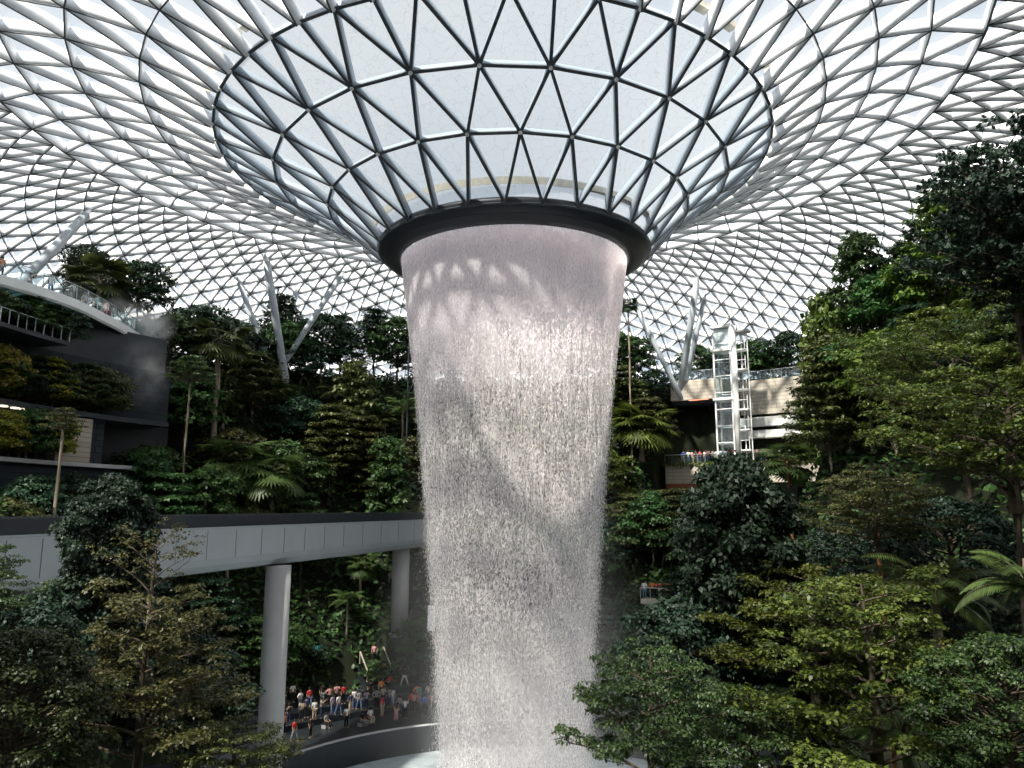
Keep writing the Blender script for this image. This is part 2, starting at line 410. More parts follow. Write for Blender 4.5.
VN /= np.linalg.norm(VN, axis=1)[:, None]
def beams(sel, w, d, glass_gap=.0):
    A = RV[sel[:, 0]]; B = RV[sel[:, 1]]; NA = VN[sel[:, 0]]; NB = VN[sel[:, 1]]
    t = B - A; t /= np.linalg.norm(t, axis=1)[:, None]; nm = NA + NB; nm /= np.linalg.norm(nm, axis=1)[:, None]
    sd = np.cross(t, nm); sd /= np.linalg.norm(sd, axis=1)[:, None]
    h = w / 2
    P = np.stack([A - sd * h, A + sd * h, A + sd * h - NA * d, A - sd * h - NA * d, B - sd * h, B + sd * h, B + sd * h - NB * d, B - sd * h - NB * d], 1).reshape(-1, 3)
    b = np.arange(len(sel))[:, None] * 8
    q = np.concatenate([b + np.array([[0, 3, 7, 4]]), b + np.array([[1, 5, 6, 2]]), b + np.array([[3, 2, 6, 7]]), b + np.array([[0, 4, 5, 1]])], 0)
    return P, q
E = np.array(edges)
lo3 = (np.maximum(E[:, 0], E[:, 1]) < vid[(4, 0)])      # funnel cone
ceil = thing('ceiling', 'domed triangulated steel and glass roof sinking into a funnel over the waterfall', 'roof'); ceil['kind'] = 'structure'
def part_np(name, V, Q, mat, parent, kind=None):
    o = meshobj(name, from_np(name, V, Q, mat), parent)
    return o
def lattice(sel, w, d, names, fw=1.4):
    P, q = beams(sel, w, d); part_np(names[0], P, q, M[names[2]], ceil)
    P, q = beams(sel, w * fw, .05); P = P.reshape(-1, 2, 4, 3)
    P -= np.stack([VN[sel[:, 0]], VN[sel[:, 1]]], 1)[:, :, None, :] * (d + .002); part_np(names[1], P.reshape(-1, 3), q, M['undershade'], ceil)  # dark strip under each beam: its underside shade painted as colour
lattice(E[lo3], .13, .50, ('funnel_webs', 'funnel_shade_strips', 'funnelsteel')); lattice(E[~lo3], .08, .85, ('shell_webs', 'shell_shade_strips', 'steel'), 1.05)
ft = np.max(T, 1) < vid[(4, 0)]
part_np('funnel_glazing', RV, T[ft], M['wet'], ceil)
part_np('shell_glazing', RV, T[~ft], M['glass'], ceil)
# node bosses where members meet (near field only)
mb = MB()
for k in range(1, 8):
    for j in range(rowN(k)):
        i = vid[(k, j)]; p = Vector(RV[i]); n_ = Vector(VN[i])
        mb.tube([p - n_ * .1, p - n_ * .62], .12, 8)
mb.build('node_joints', M['steel'], ceil)
# maintenance gutter above the rim and above the third ring
mb = MB()
for j in range(54):
    if j % 3 == 2: continue
    a0 = 2 * PI * (j + .12) / 54; a1 = 2 * PI * (j + .88) / 54
    p0, p1 = [np.array((AX.x - 1.5 + 20.1 * math.cos(a), AX.y + 20.1 * math.sin(a), CAM.z + 26.25)) for a in (a0, a1)]
    mb.box((p0 + p1) / 2, (np.linalg.norm(p1 - p0), .5, .35), rz=math.atan2(p1[1] - p0[1], p1[0] - p0[0]))
mb.build('gutter', M['cream'], ceil)
mb = MB(); mb.lathe([(10.05, 19.25), (10.2, 19.6), (10.35, 19.6), (10.2, 19.2)], 96, (AX.x, AX.y, CAM.z)); mb.build('rim_gutter', M['cream'], ceil)
# foot of the shell: edge beam and enclosing wall
n = NB_; ringp = footring
c0 = Vector((AX.x - 3, AX.y, 0))
for z0, z1, ex, nm, mt, in ((-.3, .35, .35, 'trim_2', M['steel']), (-40, -.3, .6, 'wall_outer', M['darkwall'])):
    mb = MB(); vs = []
    for p in ringp:
        d = Vector((p[0] - c0.x, p[1] - c0.y, 0)).normalized()
        q_ = Vector(p)
        vs += [q_ + Vector((0, 0, z0)), q_ + Vector((0, 0, z1)), q_ + d * ex + Vector((0, 0, z1)), q_ + d * ex + Vector((0, 0, z0))]
    fs = [(4 * i + k, 4 * i + (k + 1) % 4, 4 * ((i + 1) % n) + (k + 1) % 4, 4 * ((i + 1) % n) + k) for i in range(n) for k in range(4)]
    mb.add(vs, fs); o = mb.build(nm, mt); tag(o, kind='structure')

# rim ring that the water falls from
rim = thing('funnel_ring', 'black metal ring at the foot of the glass funnel, water falling from it', 'ring', (AX.x, AX.y, CAM.z + 17))
mb = MB(); mb.lathe([(9.35, 1.75), (9.8, 1.5), (9.9, 1.3), (9.75, 1.0), (9.3, .75)], 128); mb.build('outer_fascia', M['ring'], rim, True)
mb = MB(); mb.lathe([(9.3, .73), (8.75, .5), (8.3, .38), (8.22, .45), (8.22, 1.0), (8.6, 1.6), (9.35, 1.75)], 128); mb.build('inner_lip', M['ring'], rim, True)

# ------------------------------------------------------------------ the waterfall
fall = thing('waterfall', 'tall round curtain of white falling water dropping from the glass funnel to the pool', 'waterfall', (AX.x, AX.y, 0))
def wr(z): # radius by height above the pool
    zs = [0, 4.5, 12, 20.5, 29, 37.5]; rs = [4.75, 4.95, 5.5, 6.25, 7.15, 8.19]
    return float(np.interp(z, zs, rs))
M['fall_outer'] = watermat('falling_water_outer', .0, .20, (.94, .895, .92))
M['fall_inner'] = watermat('falling_water_inner', .0, .16, (.94, .895, .92))
for nm, dr, mt in (('outer_curtain', .0, 'fall_outer'), ('middle_curtain', -.25, 'fall_inner'), ('inner_curtain', -.6, 'fall_inner')):
    mb = MB(); mb.lathe([(wr(z) + dr, z) for z in np.linspace(.02, 37.45, 30)], 96); mb.build(nm, M[mt], fall, True)
# separate drops and threads of water
rg = np.random.default_rng(3)
def drops(n, zlo, zhi, spread, L, W, seed, expo=1.0):
    rg = np.random.default_rng(seed)
    z = zlo + (zhi - zlo) * rg.random(n) ** expo; a = rg.random(n) * 2 * PI
    r_ = np.interp(z, [0, 4.5, 12, 20.5, 29, 37.5], [4.75, 4.95, 5.5, 6.25, 7.15, 8.2]) + rg.normal(0, 1, n) * (spread * (1.25 - z / 38)) - .25
    c = np.stack([r_ * np.cos(a), r_ * np.sin(a), z], 1)
    l = L * (.4 + rg.random(n) * 1.2); w = W * (.5 + rg.random(n))
    o3 = np.array([[0, 0, 1], [1, 0, 0], [-.5, .87, 0], [-.5, -.87, 0], [0, 0, -1]])
    P = c[:, None, :] + o3[None] * np.stack([w, w, l], 1)[:, None, :]
    b = np.arange(n)[:, None] * 5
    Q = np.concatenate([b + np.array([t]) for t in ((0, 1, 2), (0, 2, 3), (0, 3, 1), (4, 2, 1), (4, 3, 2), (4, 1, 3))], 0)
    return P.reshape(-1, 3), Q
m, nt, out = new_mat('water_drop')
d_ = N(nt, 'ShaderNodeBsdfDiffuse'); d_.inputs[0].default_value = (.92, .9, .91, 1); t_ = N(nt, 'ShaderNodeBsdfTranslucent'); t_.inputs[0].default_value = (.92, .9, .91, 1)
ms = N(nt, 'ShaderNodeMixShader'); ms.inputs[0].default_value = .5
nt.links.new(d_.outputs[0], ms.inputs[1]); nt.links.new(t_.outputs[0], ms.inputs[2]); nt.links.new(ms.outputs[0], out.inputs['Surface'])
P, Q = drops(150000, .1, 36.5, .30, .07, .0105, 5, 1.0)
o = meshobj('drops', from_np('drops', P, Q, m), fall); o['kind'] = 'stuff'
P, Q = drops(1500, 20, 37.2, .05, 1.3, .016, 6, .6)
o = meshobj('water_threads', from_np('water_threads', P, Q, m), fall); o['kind'] = 'stuff'
# spray drifting round the foot of the fall
mb = MB(); mb.lathe([(.01, .1), (11.5, .1), (12, 6), (9.5, 14), (8.2, 22), (7.6, 29), (.01, 31)], 48)
mb.build('spray_cloud', softmist('spray', .07, (11.5, 11.5, 34), (0, 0, 0)), fall, True)['kind'] = 'stuff'
mb = MB(); mb.lathe([(.01, .12), (7.9, .12), (7.6, 6), (5.5, 12), (.01, 14)], 40)
mb.build('low_spray', softmist('low_spray', .16, (8, 8, 14), (0, 0, 0)), fall, True)['kind'] = 'stuff'
#@@PART2
# ------------------------------------------------------------------ placing helpers
def hit(px, r, c=PC):
    """where the sight line over column px meets the circle of radius r round the pool (far side)"""
    k = (px - 512) / 738
    A_ = k * k + 1; B_ = -2 * (c.y + k * c.x); C_ = c.x ** 2 + c.y ** 2 - r * r
    Y = (-B_ + math.sqrt(max(0, B_ * B_ - 4 * A_ * C_))) / (2 * A_)
    a = math.atan2(Y - c.y, k * Y - c.x)
    return k * Y, Y, a + 2 * PI if a < -PI / 2 else a
def roofz(x, y):
    a = math.atan2(y - AX.y, x - AX.x + 3); r_ = math.hypot(x - AX.x + 3, y - AX.y)
    if r_ < RR: return CAM.z + float(np.interp(r_, [p[0] for p in prof], [p[1] for p in prof]))
    u = min(1, (r_ - RR) / (perim(a) - RR)); return CAM.z + ZB + (ZR - ZB) * (1 - u ** 2.3) ** .8
def to_roof(px, py):
    Y = 40.0
    while Y < 140:
        p = at(px, py, Y)
        if p.z >= roofz(p.x, p.y) - .8: break
        Y += .25
    return at(px, py, Y)
def catmull(pts, n=8):
    P = [Vector(p) for p in pts]; P = [P[0] * 2 - P[1]] + P + [P[-1] * 2 - P[-2]]; out = []
    for i in range(1, len(P) - 2):
        for k in range(n):
            t = k / n
            out.append(.5 * ((2 * P[i]) + (P[i + 1] - P[i - 1]) * t + (2 * P[i - 1] - 5 * P[i] + 4 * P[i + 1] - P[i + 2]) * t * t + (3 * P[i] - P[i - 1] - 3 * P[i + 1] + P[i + 2]) * t ** 3))
    return out + [P[-2]]
def with_sides(pts, sgn=1):
    res = []
    for i, p in enumerate(pts):
        t = (pts[min(i + 1, len(pts) - 1)] - pts[max(i - 1, 0)]); t.z = 0; t.normalize()
        res.append((p, Vector((-t.y, t.x, 0)) * sgn))
    return res

# ------------------------------------------------------------------ railway bridge
path = with_sides(catmull([(-17, 4, 20), (-20.5, 16, 20), (-22, 25, 20), (-21.6, 32.3, 20), (-19.8, 40.7, 20), (-16.9, 51, 20), (-13.6, 61, 20), (-9.6, 74, 20), (-5.2, 88, 20)], 8))
br = thing('railway_bridge', 'curved pale grey railway bridge with a dark parapet crossing behind the waterfall', 'bridge', (-22, 25, 0))
def wpart(mb, name, mat, parent, smooth=False):
    o = mb.build(name, mat, None, smooth); return world_child(o, parent)
mb = MB(); mb.sweep(path, [(0, -1.28), (0, -3.1), (.12, -3.5), (.45, -3.85), (1.1, -4.0), (4.6, -4.0), (5.2, -3.5), (5.2, -1.28)]); mb.cur = 1
for i in range(2, len(path) - 1, 2):
    p, s_ = path[i]; mb.box(p - s_ * .008 + Vector((0, 0, -2.25)), (.02, .03, 1.75), rz=math.atan2(s_.y, s_.x))
wpart(mb, 'deck', [M['fascia'], M['joint']], br)
mb = MB(); mb.sweep(path, [(.12, -1.28), (.12, -.45), (.5, -.45), (.5, -1.28)]); mb.sweep(path, [(4.7, -1.28), (4.7, -.45), (5.1, -.45), (5.1, -1.28)]); wpart(mb, 'parapet', M['dark'], br)
mb = MB(); mb.sweep(path, [(.02, -1.27), (.02, -1.17), (.11, -1.17), (.11, -1.27)]); wpart(mb, 'trim_rail', M['tube'], br)
for px_, Yp, lab in ((277, 53.5, 'round grey concrete column under the railway bridge, beside the crowd'), (400, 76, 'dim grey column under the railway bridge, close behind the waterfall edge')):
    p = at(px_, 600, Yp); c = thing('bridge_column', lab, 'column', (p.x, p.y, 2.04 if Yp < 60 else terr(p.x, p.y) - .2), group='columns carrying the railway bridge')
    z0 = c.location.z; mb = MB(); mb.tube([(0, 0, 0), (0, 0, 16.0 - z0 - .02)], [.86, .86], 28); mb.build('shaft', M['concrete'], c, True)
    mb = MB(); mb.tube([(0, 0, 0), (0, 0, .35)], [1.1, 1.1], 28); mb.build('foot', M['concrete'], c)

# ------------------------------------------------------------------ glass-floored canopy bridge, upper left
cb_pts = catmull([(-52, 30, 36.5), (-44, 40, 36.5), (-38, 49, 36.5), (-35.2, 56, 36.4), (-34.9, 62, 36.3), (-35.6, 69, 36.3), (-37.6, 78, 36.3)], 8)
cpth = with_sides(cb_pts)
cb = thing('canopy_bridge', 'curved white walkway with glass floor and railings high at the upper left', 'bridge', (-35, 56, 36))
mb = MB(); mb.sweep(cpth, [(0, .12), (0, -.55), (.16, -.72), (.3, -.55), (.3, .12)]); wpart(mb, 'edge_beam', M['white'], cb)
mb = MB(); mb.sweep(cpth, [(4.0, .12), (4.0, -.7), (4.35, -.7), (4.35, .12)]); wpart(mb, 'far_edge_beam', M['dark'], cb)
mb = MB()
for i in range(0, 30): 
    p, s_ = cpth[i]; mb.box(p + s_ * 2.15 + Vector((0, 0, -.22)), (3.7, .22, .3), rz=math.atan2(s_.y, s_.x))
wpart(mb, 'cross_beam', M['tube'], cb)
mb = MB(); mb.sweep(cpth[:31], [(.3, .1), (.3, .04), (4.0, .04), (4.0, .1)]); wpart(mb, 'glass_floor', M['floorglass'], cb)
mb = MB(); mb.sweep(cpth[30:], [(.3, .1), (.3, -.35), (4.0, -.6), (4.0, .1)]); wpart(mb, 'solid_deck', M['dark'], cb)
for i in range(10, len(cpth), 2):
    p, s_ = cpth[i]
    for off_ in (.12, 4.2):
        mb = MB(); mb.tube([p + s_ * off_ + Vector((0, 0, .1)), p + s_ * (off_ - .0) + Vector((0, 0, 1.3))], .03, 6); wpart(mb, 'post', M['tube'], cb)
for off_ in (.12, 4.2):
    mb = MB(); mb.tube([p + s_ * off_ + Vector((0, 0, 1.3)) for p, s_ in cpth[8:]], .035, 6); wpart(mb, 'handrail', M['tube'], cb)
    mb = MB(); mb.sweep(cpth[8:], [(off_ - .01, .15), (off_ - .01, 1.2), (off_ + .01, 1.2), (off_ + .01, .15)]); wpart(mb, 'glass_panel', M['railglass'], cb)

def sector(mb, px0, px1, r0, r1, z0, z1, n=16):
    """curved block: radii r0..r1 about the pool, seen between two columns of the view"""
    a0 = hit(px0, r0)[2]; a1 = hit(px1, r0)[2]
    vs = []
    for k in range(n + 1):
        a = a0 + (a1 - a0) * k / n
        for r_, z_ in ((r0, z0), (r0, z1), (r1, z1), (r1, z0)): vs.append((PC.x + r_ * math.cos(a), PC.y + r_ * math.sin(a), z_))
    fs = [(4 * i + k, 4 * i + (k + 1) % 4, 4 * (i + 1) + (k + 1) % 4, 4 * (i + 1) + k) for i in range(n) for k in range(4)] + [(0, 3, 2, 1), (4 * n, 4 * n + 1, 4 * n + 2, 4 * n + 3)]
    return mb.add(vs, fs)
def arc(px0, px1, r, z, n=16):
    a0 = hit(px0, r)[2]; a1 = hit(px1, r)[2]
    return [Vector((PC.x + r * math.cos(a0 + (a1 - a0) * k / n), PC.y + r * math.sin(a0 + (a1 - a0) * k / n), z)) for k in range(n + 1)]

# ------------------------------------------------------------------ dark terraced building, left
lb = thing('terrace_building', 'dark stone terraced building under the white canopy walkway at left', 'building', (-36, 60, 14))
for nm, mt, spec in (('lower_wall', 'darkwall', (-70, 170, 36, 44, 12, 23.2)), ('upper_wall', 'darkwall', (-70, 166, 38.5, 44, 27.6, 32.5)),
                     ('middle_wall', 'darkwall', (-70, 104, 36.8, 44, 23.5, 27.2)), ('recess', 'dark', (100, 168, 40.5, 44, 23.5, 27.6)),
                     ('lit_stone_panel', 'lit', (57, 92, 36.2, 36.79, 23.5, 27.1)), ('terrace_slab', 'concrete', (-70, 170, 35.4, 44, 23.2, 23.5)),
                     ('middle_slab', 'dark', (-70, 168, 36.0, 44, 27.2, 27.6)), ('upper_slab', 'dark', (-70, 60, 35.6, 44, 32.5, 32.8)),
                     ('deck_wall', 'dark', (-70, 160, 39.5, 44, 32.5, 35.9))):
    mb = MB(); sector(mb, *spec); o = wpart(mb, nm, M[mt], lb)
    if nm == 'lit_stone_panel': o['label'] = 'stone wall panel with light painted into its pale courses'
for (px_, py_, r_) in [(2, 367, 38.2), (12, 368, 38.2), (22, 368, 38.2), (33, 369, 38.2), (44, 371, 38.2), (70, 373, 38.2), (78, 374, 38.2), (85, 375, 38.2), (2, 418, 36.3), (14, 418, 36.3), (23, 418, 36.3), (40, 419, 36.3), (50, 419, 36.3)]:
    x_, y_, a_ = hit(px_, r_); p = at(px_, py_, y_); z_ = 30.6 if r_ > 37 else 27.14
    mb = MB(); mb.box((p.x, p.y, z_), (.35, .5, .1), rz=a_); wpart(mb, 'ceiling_lamp', M['warmlamp'], lb)
mb = MB(); mb.tube(arc(-70, 60, 35.8, 33.9), .03, 6); wpart(mb, 'handrail', M['tube'], lb)
for p in arc(-70, 60, 35.8, 32.8, 14): mb = MB(); mb.tube([p, p + Vector((0, 0, 1.1))], .035, 6); wpart(mb, 'post', M['tube'], lb)
for px_, py_ in ((5, 317), (33, 318)):
    x_, y_, a_ = hit(px_, 39.2); p = at(px_, py_, y_); mb = MB(); mb.lathe([(.05, .1), (.22, 0), (.22, .25), (.05, .3)], 10, p); wpart(mb, 'amber_lamp', M['amber'], lb)

# ------------------------------------------------------------------ sunlit stone terraces, right
rb = thing('stone_terrace_building', 'sunlit pale stone terraces with curved decks right of the waterfall', 'building', (28, 90, 18))
R0 = 52
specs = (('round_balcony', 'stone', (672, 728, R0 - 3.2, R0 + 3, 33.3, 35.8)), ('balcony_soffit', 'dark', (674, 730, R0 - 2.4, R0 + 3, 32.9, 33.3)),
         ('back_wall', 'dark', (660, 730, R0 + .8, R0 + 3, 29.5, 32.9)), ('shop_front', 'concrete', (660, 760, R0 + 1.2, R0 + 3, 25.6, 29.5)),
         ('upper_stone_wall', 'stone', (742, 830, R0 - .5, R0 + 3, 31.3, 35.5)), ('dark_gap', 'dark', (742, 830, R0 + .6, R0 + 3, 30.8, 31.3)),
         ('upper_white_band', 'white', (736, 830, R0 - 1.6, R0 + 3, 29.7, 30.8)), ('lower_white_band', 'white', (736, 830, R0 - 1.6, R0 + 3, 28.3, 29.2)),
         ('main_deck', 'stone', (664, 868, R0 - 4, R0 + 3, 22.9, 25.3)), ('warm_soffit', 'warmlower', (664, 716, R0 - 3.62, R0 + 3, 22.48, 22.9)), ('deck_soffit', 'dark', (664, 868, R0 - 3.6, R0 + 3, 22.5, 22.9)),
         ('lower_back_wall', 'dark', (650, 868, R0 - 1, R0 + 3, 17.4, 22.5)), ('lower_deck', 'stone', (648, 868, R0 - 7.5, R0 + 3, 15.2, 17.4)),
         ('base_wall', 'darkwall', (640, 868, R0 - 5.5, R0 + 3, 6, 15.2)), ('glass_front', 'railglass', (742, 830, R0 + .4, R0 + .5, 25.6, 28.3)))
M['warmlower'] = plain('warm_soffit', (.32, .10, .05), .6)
for nm, mt, sp_ in specs:
    mb = MB(); sector(mb, *sp_); wpart(mb, nm, M[mt], rb)
for px0, px1, r_, z_ in ((672, 728, R0 - 3.0, 35.8), (742, 830, R0 - .3, 35.5), (664, 800, R0 - 3.9, 25.3), (648, 740, R0 - 7.3, 17.4)):
    mb = MB(); mb.tube(arc(px0, px1, r_, z_ + 1.15), .045, 6); wpart(mb, 'handrail', M['tube'], rb)
    mb = MB(); P_ = arc(px0, px1, r_, z_); mb.sweep(with_sides(P_), [(-.01, .05), (-.01, 1.1), (.01, 1.1), (.01, .05)]); wpart(mb, 'glass_panel', M['railglass'], rb)
    for p in P_[::2]: mb = MB(); mb.tube([p, p + Vector((0, 0, 1.15))], .035, 5); wpart(mb, 'post', M['tube'], rb)
p0 = at(690, 402, 89); p0.z = 32.86; p1 = p0 + Vector((1.8, -1.2, 0)); mb = MB(); mb.box((p0 + p1) / 2, (2.4, .2, .06), rz=-.6); o = wpart(mb, 'light_strip', M['redlamp'], rb); o['label'] = 'glowing red light strip'
# leafy fringe hanging over the deck edges
# ------------------------------------------------------------------ lift tower
x_, y_, a_ = hit(733, 46.6)
lt = thing('lift_tower', 'white steel and glass lift tower standing before the stone terraces', 'lift', (x_, y_, 25.32), a_ - PI / 2)
H = 16.2
for sx, sy in ((-1, -1), (1, -1), (-1, 1), (1, 1)):
    mb = MB(); mb.tube([(sx * 1.0 - .6, sy * .9, 0), (sx * 1.0 - .6, sy * .9, H)], .11, 8); mb.build('post', M['white'], lt)
mb = MB(); mb.tube([(.95, -1.25, -2), (.95, -1.25, H - .3)], .34, 16); mb.build('main_column', M['white'], lt, True)
for k in range(9):
    z = .2 + k * (H - .4) / 8
    mb = MB(); 
    for a, b in (((-1.6, -.9), (.4, -.9)), ((.4, -.9), (.4, .9)), ((.4, .9), (-1.6, .9)), ((-1.6, .9), (-1.6, -.9))): mb.tube([(a[0], a[1], z), (b[0], b[1], z)], .07, 6)
    mb.build('ring_beam', M['white'], lt)
for k, z in enumerate((.0, 7.2, H - 3.1, H - .25)):
    mb = MB(); mb.box((-.6, 0, z + .15), (2.5, 2.3, .3)); mb.build('landing', M['white'], lt)
for k in range(6):
    z = 1.2 + k * 2.35; mb = MB(); mb.box((1.6, -.7, z), (1.5, 1.3, .16)); mb.tube([(2.25, -1.3, z), (2.25, -1.3, z + 1.6)], .05, 6); mb.tube([(.9, -1.3, z + 1.1), (2.25, -1.3, z + 1.1)], .04, 6); mb.build('side_landing', M['white'], lt)
mb = MB(); mb.tube([(2.4, -.7, 0), (2.4, -.7, H - 1.2)], .07, 8); mb.tube([(1.5, -.1, 0), (1.5, -.1, H - 1.0)], .07, 8); mb.build('side_post', M['white'], lt)
mb = MB(); mb.box((1.7, -.6, H - 1.0), (1.9, 1.5, .25)); mb.build('side_roof', M['concrete'], lt)
mb = MB(); mb.box((-.6, 0, H / 2), (1.9, 1.7, H - .4)); mb.build('glass_shaft', M['railglass'], lt)
mb = MB(); mb.box((-.6, 0, H - 1.6), (1.7, 1.5, 2.4)); mb.build('lift_cabin', M['white'], lt)

# ------------------------------------------------------------------ slanting struts that carry the shell
struts = [((92, 208), (0, 306), 58, 'thick grey strut rising behind the canopy walkway, leftmost of the roof struts'),
          ((237, 276), (262, 345), 84, 'thin grey roof strut leaning left, first one right of the walkway end'),
          ((265, 252), (280, 345), 82, 'tall grey roof strut standing nearly upright above the left forest'),
          ((297, 287), (285, 345), 88, 'short grey roof strut between the upright strut and the slanting one'),
          ((345, 270), (296, 345), 84, 'long grey roof strut leaning right, nearest the waterfall on its left'),
          ((627, 287), (682, 400), 90, 'grey roof strut leaning left just right of the waterfall'),
          ((698, 275), (681, 385), 92, 'left one of the two near-upright struts beside the lift tower'),
          ((706, 292), (684, 388), 94, 'right one of the two near-upright struts beside the lift tower'),
          ((840, 253), (880, 312), 84, 'grey roof strut leaning left above the treetops on the right'),
          ((912, 226), (919, 300), 70, 'tall grey roof strut standing behind the branches of the right tree'),
          ((908, 262), (905, 300), 78, 'short pale roof strut beside the tall one at right')]
for (a, b_, Yb, lab) in struts:
    top = to_roof(*a); bot = at(b_[0], b_[1], Yb)
    r_ = .42 if a[0] in (92, 265, 698, 912) else .33
    d = (bot - top)
    if bot.z > 34: bot = top + d * ((top.z - 34) / (top.z - bot.z))
    t = thing('roof_strut', lab, 'strut', bot, group='slanting struts under the roof')
    v = top - bot; n_ = v.normalized()
    mb = MB(); mb.tube([(0, 0, 0), v * .04, v * .5, v * .93], [r_ * .7, r_, r_, r_], 16); mb.build('shaft', M['tube'], t, True)
    mb = MB(); mb.tube([v * .93, v * .99], [r_ * .8, .08], 12); mb.build('tip', M['steel'], t)

# ------------------------------------------------------------------ plants: meshes
def leaves_np(C, Dr, Nr, L, W, fold=.15):
    """kite-shaped leaves: C base, Dr unit direction, Nr unit face normal"""
    sd = np.cross(Dr, Nr); sd /= np.linalg.norm(sd, axis=1)[:, None] + 1e-9
    L = L[:, None]; W = W[:, None]
    mid = C + Dr * L * .45 - Nr * L * fold * .3
    P = np.stack([C, mid + sd * W + Nr * W * fold, C + Dr * L - Nr * L * fold, mid - sd * W + Nr * W * fold], 1).reshape(-1, 3)
    return P, np.arange(len(C) * 4).reshape(-1, 4)
def unit(a): return a / (np.linalg.norm(a, axis=1)[:, None] + 1e-9)
def foliage(seed, clusters, per, L, W, up=1.0, shell=.5):
    """clusters: rows (x,y,z,rx,rz); leaves sit mostly on the outside and top of each"""
    rg = np.random.default_rng(seed); cl = np.array(clusters); n = len(cl) * per
    ci = np.repeat(np.arange(len(cl)), per)
    u = unit(rg.normal(size=(n, 3))); rad = shell + (1 - shell) * rg.random(n) ** .5
    u[:, 2] = np.where(u[:, 2] < -.2, -u[:, 2] * .6, u[:, 2])
    ofs = u * rad[:, None]; ofs[:, :2] *= cl[ci, 3][:, None]; ofs[:, 2] *= cl[ci, 4]
    C = cl[ci, :3] + ofs
    Nr = unit(u * .6 + rg.normal(size=(n, 3)) * .45 + np.array([0, 0, up])); 
    Dr = unit(u * .8 + rg.normal(size=(n, 3)) * .8 + np.array([0, 0, -.15])); Dr = unit(Dr - Nr * (Dr * Nr).sum(1)[:, None])
    s_ = .6 + rg.random(n) * .8
    return leaves_np(C, Dr, Nr, L * s_, W * s_)
def branches(seed, clusters, r0, trunk_top=None, n=5, thin=.25):
    """a limb from the foot of the crown out to each cluster"""
    rg = random.Random(seed); mb = MB(); H_ = max(c[2] for c in clusters)
    mb.tube([(0, 0, -.3), (0, 0, H_ * .45), (.1, .05, H_ * .8)], [r0, r0 * .7, r0 * .25], 7)
    for c in clusters:
        z0 = max(0, c[2] - math.hypot(c[0], c[1]) * (.35 + .3 * rg.random())) * .9; z0 = min(z0, H_ * .75)
        e = Vector(c[:3]); s_ = Vector((0, 0, z0)); m_ = s_.lerp(e, .5) + Vector((rg.uniform(-.2, .2), rg.uniform(-.2, .2), rg.uniform(-.25, .1)))
        w_ = r0 * thin * (1 + .3 * rg.random())
        mb.tube([s_, m_, e], [w_, w_ * .6, w_ * .2], 4, False)
    return mb
CR = {}
def crown_type(key, clusters, per, L, W, r0, seed, up=1.0, shell=.5, thin=.25, bmb=None):
    P, Q = foliage(seed, clusters, per, L, W, up, shell)
    me = from_np('foliage', P, Q, M['leaf_mid']); mb = bmb or branches(seed, clusters, r0, thin=thin)
    bm_ = bpy.data.meshes.new('branches'); bm_.from_pydata(mb.v, [], mb.f); bm_.materials.append(M['bark'])
    CR[key] = (me, bm_)
def ellip(seed, n, R, H, cr, flat, low=.1):
    rg = random.Random(seed); out = []
    for i in range(n):
        z = low + (1 - low) * (i + rg.random()) / n; k = math.sqrt(max(.05, 1 - (2 * (z - .45)) ** 2 * .85)); a = i * 2.4 + rg.random() * .6
        rr = R * k * (.55 + .45 * rg.random()) * (1 if i < n - 2 else .2)
        s_ = cr * rg.uniform(.7, 1.25); out.append((rr * math.cos(a), rr * math.sin(a), z * H, s_, s_ * flat))
    return out
def tiers(seed, levels, R, H, cr, flat):
    rg = random.Random(seed); out = []
    for l in range(levels):
        z = H * (.12 + .88 * l / (levels - 1)); Rl = R * (1 - .7 * (l / (levels - 1)) ** 1.4); m_ = 6 + int(rg.random() * 2)
        for k in range(m_):
            a = 2 * PI * (k + rg.random() * .7) / m_ + l
            for f in (.45, .8, 1.0):
                if Rl * f < .5: continue
                s_ = cr * rg.uniform(.7, 1.2); out.append((Rl * f * math.cos(a + rg.uniform(-.15, .15)), Rl * f * math.sin(a), z + Rl * f * .12 + rg.uniform(-.15, .15), s_, s_ * flat))
    out.append((0, 0, H, cr * .7, cr * .5)); return out
# background crowns (metres)
crown_type('round1', ellip(1, 26, 2.9, 4.6, 1.25, .6), 190, .36, .11, .16, 1, .7)
crown_type('round2', ellip(2, 30, 3.3, 5.4, 1.15, .55), 190, .34, .10, .17, 2, .7)
crown_type('tier1', tiers(3, 6, 3.3, 5.0, .85, .3), 60, .32, .09, .13, 3, 1.2)
crown_type('tier2', tiers(4, 8, 3.0, 7.0, .8, .3), 52, .32, .09, .13, 4, 1.2)
crown_type('column1', ellip(5, 34, 2.1, 8.0, 1.0, .6, .03), 150, .38, .12, .15, 5, .5)
crown_type('open1', tiers(6, 4, 3.4, 3.6, .8, .3), 46, .26, .08, .16, 6, 1.0, thin=.4)
crown_type('shrub1', ellip(7, 12, 1.3, 1.7, .75, .6, .1), 150, .30, .09, .07, 7, .7)
